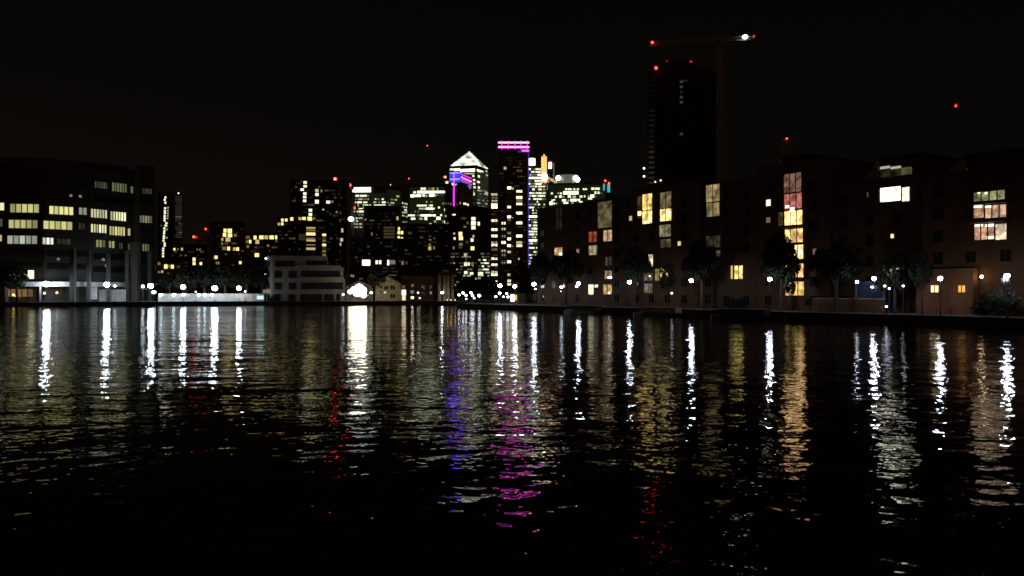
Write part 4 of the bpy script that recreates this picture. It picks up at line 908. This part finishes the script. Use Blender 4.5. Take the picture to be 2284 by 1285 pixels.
flats('brick flats with two tall bright yellow windows side by side', 1402.5, 1558, 0, M_brick, (
    (1433, 433, 1455.6, 469, Yl, 1.35), (1433, 471, 1455.6, 499, (255, 210, 112), 1.9), (1422, 438, 1431.6, 486, (110, 80, 46), .4, 0), (1403.4, 482, 1411, 492.5, (244, 196, 140), .7),
    (1472.4, 428.6, 1498.5, 464, (150, 130, 84), .6), (1472.4, 466, 1498.5, 493, (255, 212, 116), 1.7), (1471, 501.5, 1497.6, 528, (186, 170, 126), .55), (1474, 533.7, 1497.6, 552, (140, 124, 90), .45), (1511.6, 538.5, 1520, 548, (250, 220, 150), .9, 0),
    (1446, 568, 1457.6, 594, (255, 226, 180), 1.1, 0), (1461, 600, 1472, 626, (150, 140, 60), .7, 0), (1473, 598, 1497.6, 626, (250, 206, 120), 1.0), (1436, 609, 1457, 626, (120, 92, 70), .5), (1437, 633, 1457, 653, (140, 124, 84), .6)), setb=-.3, z1=24.5)
flats('brick flats with one tall dim yellow window high up and a bright one low', 1558.5, 1689, 0, M_brick2, (
    (1575, 412, 1606.5, 450, (206, 176, 112), .65), (1576, 452.5, 1606, 483, (180, 156, 100), .55), (1575.7, 526, 1608, 552, (80, 72, 52), .5), (1596.7, 559, 1608, 584, (110, 102, 84), .5, 0),
    (1630, 592.6, 1636, 622, (250, 220, 140), .8, 0), (1638, 592.6, 1658, 622, (255, 232, 110), 1.3, 1)), setb=.3, z1=23.7)
t4, f4, z4 = flats('brick flats with a full height column of glowing red and yellow windows', 1689.5, 1852, 0, M_brick, (
    (1748.5, 387, 1788.6, 429, (176, 128, 100), .5, 2), (1749, 432, 1790, 466, (214, 108, 98), .75, 2), (1735, 473.5, 1748.5, 507, (112, 94, 60), .5, 0), (1750, 470, 1791, 504, (255, 198, 112), 3.0, 2), (1750.8, 511, 1792, 541, (255, 200, 110), 1.6, 2),
    (1752, 547, 1793, 578, (255, 206, 124), 2.8, 2), (1752, 588.5, 1793.6, 620, (255, 182, 112), 1.35, 2), (1752, 628.5, 1794.8, 659, (250, 200, 92), 1.15, 2), (1708.7, 445.5, 1720.5, 459.5, (255, 250, 222), 1.3, 0), (1708.7, 485, 1720, 497, (160, 126, 98), .5, 0), (1812.4, 554.7, 1822.8, 568, (140, 124, 90), .5, 0)), setb=-.2, z1=25.0)
b = MB(); f4.box(b, f4.u(1742), f4.u(1798), .2, 8, z4 + .46, z4 + 1.6); obj('lift_housing', b, M_roof, t4)
t5, f5, z5 = flats('brick flats with a dazzling white top window under a sloped glass penthouse', 1852.5, 2057, 0, M_brick2, (
    (1963, 418, 2010.5, 449, (255, 255, 226), 3.2, 0), (2011.6, 418, 2030, 449, (255, 252, 214), 1.6, 0), (1986, 522, 1995.6, 531.5, (250, 236, 170), 1.1, 0), (1970, 588, 2027, 617, (190, 176, 120), .8, 3), (2033, 596, 2041, 604, (190, 184, 170), .5, 0), (1933, 429, 1939, 440, (120, 100, 80), .4, 0)), setb=.2, z1=20.6)
def penthouse(t, f, z0, x0, x1, xs, ytop, wins):
    """roof storey with a raking left-hand roof"""
    ua, ub, us = f.u(x0), f.u(x1), f.u(xs); z1 = f.z((x0 + x1) / 2, ytop)
    b = MB(); f.box(b, us, ub, .6, 11, z0 + .46, z1); obj('penthouse', b, M_brick2, t)
    b = MB(); a0, a1, b0, b1 = f.pt(ua, .3), f.pt(us, .3), f.pt(ua, 11), f.pt(us, 11); zl = z0 + .5
    b.hexa([(*a0, zl), (*a1, zl), (*b1, zl), (*b0, zl), (*a0, zl + .3), (*a1, z1 + .3), (*b1, z1 + .3), (*b0, zl + .3)]); obj('raking_roof', b, M_conc, t)
    b = MB(); f.box(b, us - .1, ub + .3, .2, 11.2, z1 + .31, z1 + .6); obj('penthouse_roof', b, M_roof, t)
    g = Face(f.pt(0, .6), d=f.d)
    for x, y, X, Y, rgb, k in wins:
        m = MB(); g.pane(m, x, y, X, Y, .06); obj('window', m, mat_light(rgb, k, room=(Y - y) > 20), t)
penthouse(t5, f5, z5, 1928, 2046, 1956, 356, ((1963.5, 378, 2009.6, 412, (58, 60, 32), .4), (1963.5, 371, 1985, 376.5, (205, 205, 180), .7), (1987, 371, 2009.6, 376.5, (205, 205, 180), .7), (2010.8, 373, 2034, 412, (104, 102, 56), .5)))
t6, f6, z6 = flats('nearest brick flats with three stacked peach lit balcony windows at the right edge', 2057.5, 2420, 0, M_brick, (
    (2171.6, 427, 2243, 447, (176, 180, 124), .75, 3), (2171.6, 457.7, 2196, 486, (232, 176, 130), .9, 0), (2197, 457.7, 2246, 486, (240, 190, 150), .9, 2), (2173, 499.5, 2219, 534.6, (226, 170, 126), .9, 2), (2220, 499.5, 2247, 534.6, (255, 226, 190), 1.3, 0),
    (2076, 636.5, 2093, 652, (255, 246, 170), 1.5, 1), (2139, 636.5, 2153.5, 652, (250, 186, 90), 1.2, 1)), setb=-.4, z1=20.2)
penthouse(t6, f6, z6, 2112, 2262, 2150, 349, ((2133 + 22, 377, 2160, 393, (110, 104, 96), .35), (2170, 372, 2238, 405, (44, 38, 16), .3)))
for y0, y1 in ((449, 456), (488, 497)):
    b = MB(); f6.box(b, f6.u(2166), f6.u(2250), -1.3, -.2, f6.z(2208, y1), f6.z(2208, y0)); obj('balcony', b, M_dark2, t6)
for y in (506, 584, 622):
    b = MB(); f4.box(b, f4.u(1736), f4.u(1797), -1.0, -.2, f4.z(1766, y + 3), f4.z(1766, y - 3)); obj('balcony', b, M_dark2, t4)
b = MB(); f6.box(b, f6.u(2058), f6.u(2184), -1.6, -.42, QZ, f6.z(2120, 600)); 
o = obj('projecting_base', b, M_brick3, t6)
g6 = Face(f6.pt(0, -1.6), d=f6.d)
for x, y, X, Y, rgb, k in ((2077, 637, 2093, 652, (255, 246, 170), 1.5), (2138, 637, 2152.5, 652, (250, 180, 84), 1.1)):
    m = MB(); a, e, za, zb = g6.pane(m, x, y, X, Y, .05); w = obj('base_window', m, mat_light(rgb, k), t6)
    fr = MB(); g6.box(fr, (a + e) / 2 - .05, (a + e) / 2 + .05, -.1, -.051, za, zb); g6.box(fr, a - .08, e + .08, -.12, -.002, za - .1, za); obj('window_frame', fr, M_frame, w)
for x, y, rgb, k in ((2198, 617.5, (255, 226, 180), 16), (2060, 668, (255, 150, 60), 0)):
    if k: m = MB(); m.ball((*f6.pt(f6.u(x), -1.0), f6.z(x, y)), .2, 8, 6); obj('wall_light', m, mat_light(rgb, k, sample=True), t6)

def spot(t, f, x, y, r, rgb, k, sx=1.0):
    b = MB(); f.pane(b, x - r * sx, y - r, x + r * sx, y + r, .1); obj('ceiling_lamp', b, mat_light(rgb, k), t)
T1, F1 = FL[0]; T2, F2 = FL[1]; T3, F3 = FL[2]
for T, f_, x, y, r, rgb, k, sx in ((T1, F1, 1251, 567, 3, (210, 240, 255), 2.2, 1.2), (T1, F1, 1360.5, 619, 2.4, (250, 250, 255), 4, 1.8), (T1, F1, 1359, 653.5, 1.8, (255, 250, 230), 5, 1),
                                   (T2, F2, 1428, 476, 4.5, (255, 214, 130), 3, 1), (T2, F2, 1441, 496, 3, (255, 226, 150), 2.5, 1.3), (T2, F2, 1493, 474, 2.6, (255, 240, 190), 3, 1), (T2, F2, 1450, 616, 1.8, (255, 200, 120), 3, 1), (T2, F2, 1485.5, 599, 3, (255, 240, 160), 3, 1),
                                   (t4, f4, 1767, 467.5, 4, (255, 250, 224), 4, 1.3), (t4, f4, 1757, 461, 3, (255, 226, 190), 2.2, 1.6), (t4, f4, 1786, 562, 4, (255, 250, 220), 3, 1),
                                   (t6, f6, 2182, 461, 2.2, (255, 240, 210), 2.6, 4), (t6, f6, 2206, 461, 2.2, (255, 240, 210), 2.6, 3.6), (t6, f6, 2184, 503, 2.2, (255, 240, 210), 2.6, 4), (t6, f6, 2208, 503, 2.2, (255, 240, 210), 2.6, 4.5), (t6, f6, 2210, 530, 3, (255, 226, 190), 2, 3), (t6, f6, 2184, 430, 2, (230, 232, 190), 1.8, 1.6), (t6, f6, 2200, 431, 2, (230, 232, 190), 1.8, 1.6)):
    spot(T, f_, x, y, r, rgb, k, sx)
# blue screen, garden wall and small lamps in front of the flats
def garden_wall():
    f = Face(rq(0, 8), d=QD); u0, u1 = f.u(1795), f.u(1972)
    t = thing('garden_wall', 'low brown brick wall in front of the flats on the right promenade', 'wall', (*f.pt(u0), QZ))
    b = MB(); f.box(b, u0, u1, 0, .3, QZ, f.z(1885, 667)); obj('wall', b, M_brick, t)
    b = MB(); f.box(b, u0 - .05, u1 + .05, -.06, .36, f.z(1885, 667) + .003, f.z(1885, 667) + .1); obj('coping', b, M_pale, t)
garden_wall()
def blue_shelter():
    f = Face(rq(0, 9), d=QD); u0, u1 = f.u(1908), f.u(1972); z1 = f.z(1940, 630)
    t = thing('shelter', 'blue panelled shelter behind the low brown wall under a bright lamp', 'shelter', (*f.pt(u0), QZ))
    b = MB(); f.box(b, u0 + .15, u1 - .15, .1, 2.2, QZ, z1); obj('panel', b, M_blue, t)
    for u in (u0, u1 - .2):
        b = MB(); f.box(b, u, u + .2, -.02, .2, QZ, z1); obj('post', b, M_conc, t)
    b = MB(); f.box(b, u0 - .2, u1 + .2, -.3, 2.4, z1 + .003, z1 + .15); obj('roof', b, M_metal, t)
    m = MB(); m.ball((*f.pt(f.u(1948), -.25), f.z(1948, 640.5)), .25, 10, 6, .6); obj('shelter_light', m, mat_light((235, 240, 255), 6, sample=True), t)
blue_shelter()

# ---------------------------------------------------------------- right promenade lamps
GR = 'street lamps along the right promenade'
def rl(px, back):
    f = Face(rq(0, back), d=QD); u = f.u(px); return f.pt(u)
for px, py, r, k, lb in ((1115, 637.5, .62, 24, 'white street lamp under the tallest tower, first on the right promenade point'), (1148.5, 639, .6, 24, 'white street lamp right of the tower base, second on the promenade point'),
                         (1191, 634, .62, 24, 'white street lamp at the left end of the brick flats'), (1290, 632.5, .55, 28, 'white street lamp left of the low yellow windows'),
                         (1404, 629.5, .52, 28, 'white street lamp between the first two brick flats'), (1542, 626, .5, 32, 'white street lamp over the grey pavilion wall in the middle of the flats'),
                         (1717, 623, .46, 32, 'white street lamp left of the glowing window column'), (1949.5, 621.5, .42, 34, 'white street lamp above the blue shelter'),
                         (2097, 621.5, .42, 36, 'white street lamp above the small twin yellow window of the nearest flats'), (2246, 615.5, .44, 46, 'large white street lamp at the far right over the dark bush')):
    x, y = rl(px, 3)
    lamp('street_lamp', lb, (x, y, QZ), gz(py, y) - QZ, r, GR, k=k, rgb=(232, 240, 255))
GP = 'small lights on the right promenade'
for px, py, r, k, back, lb in ((1024, 658, .32, 9, 8, 'low white light at the very tip of the promenade'), (1033, 653.5, .36, 9, 8, 'brighter low light near the promenade tip, second from its end'), (1039.5, 659, .32, 9, 6, 'low light just right of the brighter tip light'), (1040, 667, .25, 6, 4, 'lowest tiny light near the promenade tip'),
                         (1050.5, 653, .36, 9, 8, 'upper light of the slanting chain near the promenade tip'), (1054, 659, .34, 9, 6, 'middle light of the slanting chain near the promenade tip'), (1057.5, 665, .26, 8, 4, 'bottom light of the slanting chain near the promenade tip'), (1069, 659.5, .45, 10, 7, 'single round light right of the slanting chain of lights'),
                         (1106, 661.5, .32, 8, 6, 'small white light low and left below the first promenade lamp'), (1114.5, 654, .38, 10, 7, 'small white light straight below the first promenade lamp'), (1123, 662, .22, 7, 6, 'tiny light between the two first promenade lamps'), (1130, 655, .28, 8, 7, 'small upper light left of the warm kiosk glow'), (1133, 662.5, .3, 9, 6, 'small lower light left of the warm kiosk glow'),
                         (1194.5, 644.5, .2, 7, 5, 'tiny light just under the lamp at the left end of the flats'), (1252, 640.5, .34, 12, 7, 'small white lamp in front of the first brick flats'), (1251, 650, .14, 3, 6, 'faint tiny light under the small lamp at the first flats'),
                         (1498.5, 654, .2, 6, 6, 'small white light low at the end of the two yellow window flats'), (1911.5, 629, .26, 12, 7, 'small white lamp on the left post of the blue shelter'), (1973.5, 638, .16, 8, 6, 'small white light right of the blue shelter'), (1983.5, 643.5, .15, 8, 6, 'slanted tiny light right of the blue shelter light'), (2014.5, 638, .16, 8, 6, 'single tiny white light left of the nearest flats'), (1977, 684, .17, 9, 1, 'low white light at the quay edge right of the brown wall')):
    x, y = rl(px, back)
    lamp('bollard_light', lb, (x, y, QZ), max(.4, gz(py, y) - QZ), r, GP, k=k, cap=False, rgb=(236, 242, 255))
def kiosk():
    f = Face(rq(0, 10), d=QD); u = f.u(1146); x, y = f.pt(u)
    t = thing('kiosk', 'small kiosk glowing warm white and orange on the promenade point', 'kiosk', (x, y, QZ))
    b = MB(); f.box(b, u - 1.6, u + 1.6, 0, 2.4, QZ, QZ + 2.5); obj('wall', b, M_dark2, t)
    b = MB(); f.box(b, u - 1.9, u + 1.9, -.6, 2.7, QZ + 2.51, QZ + 2.7); obj('roof', b, M_roof, t)
    b = MB(); f.box(b, u - 1.3, u + .2, -.06, .02, QZ + .6, QZ + 2.3); obj('window', b, mat_light((255, 250, 230), 3.5), t)
    b = MB(); f.box(b, u + .35, u + 1.3, -.06, .02, QZ + .9, QZ + 2.2); obj('window', b, mat_light((255, 170, 50), 1.6), t)
kiosk()

# ---------------------------------------------------------------- promenade railing, moored boats
GRL = 'railings along the right quay edge'
def railing(u0, u1):
    f = Face(rq(0, .5), d=QD)
    t = thing('railing', 'dark metal railing at the edge of the right promenade', 'railing', (*f.pt(u0), QZ), GRL)
    n = 5
    for i in range(n):
        u = u0 + (u1 - u0) * i / n; b = MB(); f.box(b, u - .03, u + .03, -.03, .03, QZ + .06, QZ + 1.1); obj('post', b, M_metal, t)
    for z in (QZ + .55, QZ + 1.1):
        b = MB(); f.box(b, u0, u1 - .05, -.02, .02, z, z + .05); obj('rail', b, M_metal, t)
for i in range(15): railing(9.2 * i, 9.2 * (i + 1))

def boat(label, px, ln, cabin, hullm, trim):
    f = Face(rq(0, -2.6), d=QD); u = f.u(px)
    t = thing('narrowboat', label, 'boat', (*f.pt(u), 0), 'boats moored along the right quay')
    b = MB(); n = 10; L_ = ln / 2
    prof = [(-1, .5), (-.9, .85), (-.6, 1), (.55, 1), (.8, .8), (.95, .4), (1, .06)]
    for (s0, w0), (s1, w1) in zip(prof, prof[1:]):
        a, c, d, e = f.pt(u + s0 * L_, -w0 * 1.05), f.pt(u + s1 * L_, -w1 * 1.05), f.pt(u + s1 * L_, w1 * 1.05), f.pt(u + s0 * L_, w0 * 1.05)
        h0, h1 = .55 + .25 * max(0, s0) ** 3, .55 + .25 * max(0, s1) ** 3
        b.hexa([(*a, -.3), (*c, -.3), (*d, -.3), (*e, -.3), (*a, h0), (*c, h1), (*d, h1), (*e, h0)])
    obj('hull', b, hullm, t)
    b = MB(); c0, c1 = u - L_ * .72, u + L_ * .5
    a, c, d, e = f.pt(c0, -.85), f.pt(c1, -.85), f.pt(c1, .85), f.pt(c0, .85); a2, c2, d2, e2 = f.pt(c0, -.68), f.pt(c1, -.68), f.pt(c1, .68), f.pt(c0, .68)
    b.hexa([(*a, .6), (*c, .6), (*d, .6), (*e, .6), (*a2, 1.5), (*c2, 1.5), (*d2, 1.5), (*e2, 1.5)]); cb = obj('cabin', b, cabin, t)
    b = MB(); f.box(b, c0 - .15, c1 + .15, -.75, .75, 1.503, 1.56); obj('cabin_roof', b, trim, t)
    for i in range(5):
        uu = c0 + (c1 - c0) * (i + .5) / 5; b = MB(); b.tube((*f.pt(uu, -.74), 1.12), (*f.pt(uu, -.8), 1.12), .16, n=10); obj('porthole', b, M_glass, t)
    b = MB(); b.tube((*f.pt(u - L_ * .95, 0), .5), (*f.pt(u - L_ * .95, 0), 1.25), .04, n=6); b.tube((*f.pt(u - L_ * .95, 0), 1.25), (*f.pt(u - L_ * .8, 0), 1.3), .04, n=6); obj('tiller', b, M_metal, t)
boat('dark narrowboat with a pale roof moored below the first brick flats', 1310, 13, M_hull, M_hull, M_pale)
boat('dark narrowboat with a pale cabin moored below the two yellow window flats', 1480, 14, M_pale, M_hull, M_pale)
boat('dark low narrowboat moored left of the glowing window column', 1668, 14, M_hull, M_hull, M_conc)

# ---------------------------------------------------------------- trees
def crown_mesh(seed, n, rx, rz, leaf, clumps):
    rnd = random.Random(seed); b = MB()
    cl = []
    for _ in range(clumps):
        a = rnd.uniform(0, 6.283); h = rnd.uniform(-.8, .95); rr = math.sqrt(max(0, 1 - h * h)) * rnd.uniform(.35, .95)
        cl.append((rx * rr * math.cos(a), rx * rr * math.sin(a), rz * h * .85, rnd.uniform(.22, .42) * rx))
    for _ in range(n):
        c = rnd.choice(cl); v = Vector((rnd.gauss(0, 1), rnd.gauss(0, 1), rnd.gauss(0, .8))).normalized() * c[3] * rnd.random() ** .4
        p = Vector(c[:3]) + v
        a = Vector((rnd.uniform(-1, 1), rnd.uniform(-1, 1), rnd.uniform(-1, 1))).normalized(); q = a.orthogonal().normalized()
        s = leaf * rnd.uniform(.6, 1.4); a *= s; q *= s * .7
        b.face([p - a, p + q * .8, p + a, p - q * .8])
    return b
def tree_proto(seed, rx, rz, hc, leaf, n, m):
    root = thing('tree', 'tree', 'tree')
    b = MB(); r = rx * .055 + .05
    b.tube((0, 0, 0), (.05, 0, hc * .5), r * 1.3, r, 8); b.tube((.05, 0, hc * .5), (0, .1, hc), r, r * .5, 8)
    rnd = random.Random(seed)
    for i in range(6):
        a = i * 1.05 + rnd.random(); z = hc * rnd.uniform(.45, .8); e = (rx * .6 * math.cos(a), rx * .6 * math.sin(a), hc + rz * rnd.uniform(-.2, .6))
        b.tube((0.03, 0, z), e, r * .5, r * .15, 6)
    obj('trunk', b, M_bark, root)
    c = crown_mesh(seed, n, rx, rz, leaf, 26); c.v = [(x, y, z + hc) for x, y, z in c.v]; obj('crown', c, m, root)
    return root
PR = [tree_proto(3, 2.2, 2.0, 4.6, .22, 2600, M_leaf), tree_proto(11, 2.2, 2.3, 4.8, .22, 2600, M_leaf), tree_proto(23, 2.2, 1.8, 4.3, .2, 2600, M_leaf2)]
remember(None)
used_proto = set()
def tree(k, label, loc, s, rot, group):
    p = PR[k]
    if k in used_proto: o = copy_tree(p)
    else: o = p; used_proto.add(k)
    o.location = loc; o.scale = (s[0], s[0], s[1]); o.rotation_euler = (0, 0, rot); tag(o, label, 'tree', group)
def rtree(k, px, y0, y1, back, label, wd):
    x, y = rl(px, back); zt = gz(y0, y); hp = {0: 6.6, 1: 7.1, 2: 6.1}[k]
    sx = wd * 1.18 / F * y / 4.6
    tree(k, label, (x, y, QZ), (sx, (zt - QZ) / hp), px * .01, 'trees along the right promenade')
rtree(0, 1205, 570, 0, 8, 'dark tree at the corner where the first flats meet the towers', 46)
rtree(1, 1262, 560, 0, 7, 'dark round tree in front of the first brick flats', 66)
rtree(2, 1415, 548, 0, 7, 'dark tree between the first two brick flats', 58)
rtree(2, 1490, 590, 0, 8, 'small thin tree before the low yellow lit window', 34)
rtree(1, 1566, 538, 0, 7, 'dark tree in front of the flats with the tall dim window', 64)
rtree(0, 1742, 531, 0, 7, 'dark tree hiding the left half of the glowing window column', 72)
rtree(1, 1864, 542, 0, 7, 'broad dark tree right of the glowing window column', 96)
rtree(0, 1996, 572, 0, 8, 'tree whose leaves cover the lit window below the white penthouse', 70)
rtree(1, 2056, 552, 0, 7.5, 'slim dark tree at the left edge of the nearest flats', 44)
rtree(2, 1762, 612, 0, 6, 'small low tree at the foot of the glowing window column', 24)
for i, (px, top, wd, lb) in enumerate(((20, 596, 60, 'tree in front of the bright low office window at the far left'), (362, 612, 48, 'dark tree directly right of the office block'), (402, 606, 60, 'dark tree behind the left part of the lit white wall'), (446, 600, 64, 'rounded dark tree behind the wall below the small red crane lamp'),
                                       (494, 598, 66, 'dark tree behind the middle of the lit white wall'), (545, 590, 70, 'tallest dark tree behind the right part of the white wall'), (582, 596, 40, 'narrow dark tree against the white apartment building'))):
    x, y = lquay(px, 16 if i else 7); s = wd / F * y / 4.6; k = i % 2
    tree(k, lb, (x, y, QZ), (s, (gz(top, y) - QZ) / (6.6, 7.1)[k]), i * 1.3, 'trees behind the far quay')
for px, top, wd, k, back, lb in ((833, 606, 44, 2, 15, 'green tree lit by the floodlights beside the gabled house'), (1046, 626, 70, 1, 30, 'dark tree behind the lights at the promenade tip'), (1085, 620, 60, 0, 34, 'dark tree left of the tallest tower base'), (1165, 585, 50, 1, 24, 'dark tree at the foot of the tallest tower')):
    if px < 1000: x, y = lquay(px, back)
    else: y = 258; x = gx(px, y)
    s = wd / F * y / 4.6; tree(k, lb, (x, y, QZ), (s, (gz(top, y) - QZ) / (6.6, 7.1, 6.1)[k]), px * .02, 'trees by the far end of the dock')
def bush(label, px, back, wd, ht, seed):
    x, y = rl(px, back); t = thing('bush', label, 'bush', (x, y, QZ), 'bushes on the right promenade')
    c = crown_mesh(seed, 2600, wd / 2, ht / 2, .14, 24); c.v = [(a + x, b_ + y, z + QZ + ht / 2) for a, b_, z in c.v]; obj('foliage', c, M_leaf, t)
    b = MB()
    for i in range(5):
        a = i * 1.26; b.tube((x, y, QZ), (x + wd * .25 * math.cos(a), y + wd * .25 * math.sin(a), QZ + ht * .6), .05, .02, 5)
    obj('stem', b, M_bark, t)
bush('large dark bush below the far right street lamp', 2238, 6, 5.6, 3.4, 41)
bush('smaller dark bush at the corner of the nearest flats', 2196, 8, 3.0, 2.4, 42)
bush('low dark shrub in front of the pavilion wall', 1640, 7, 4.2, 1.6, 43)
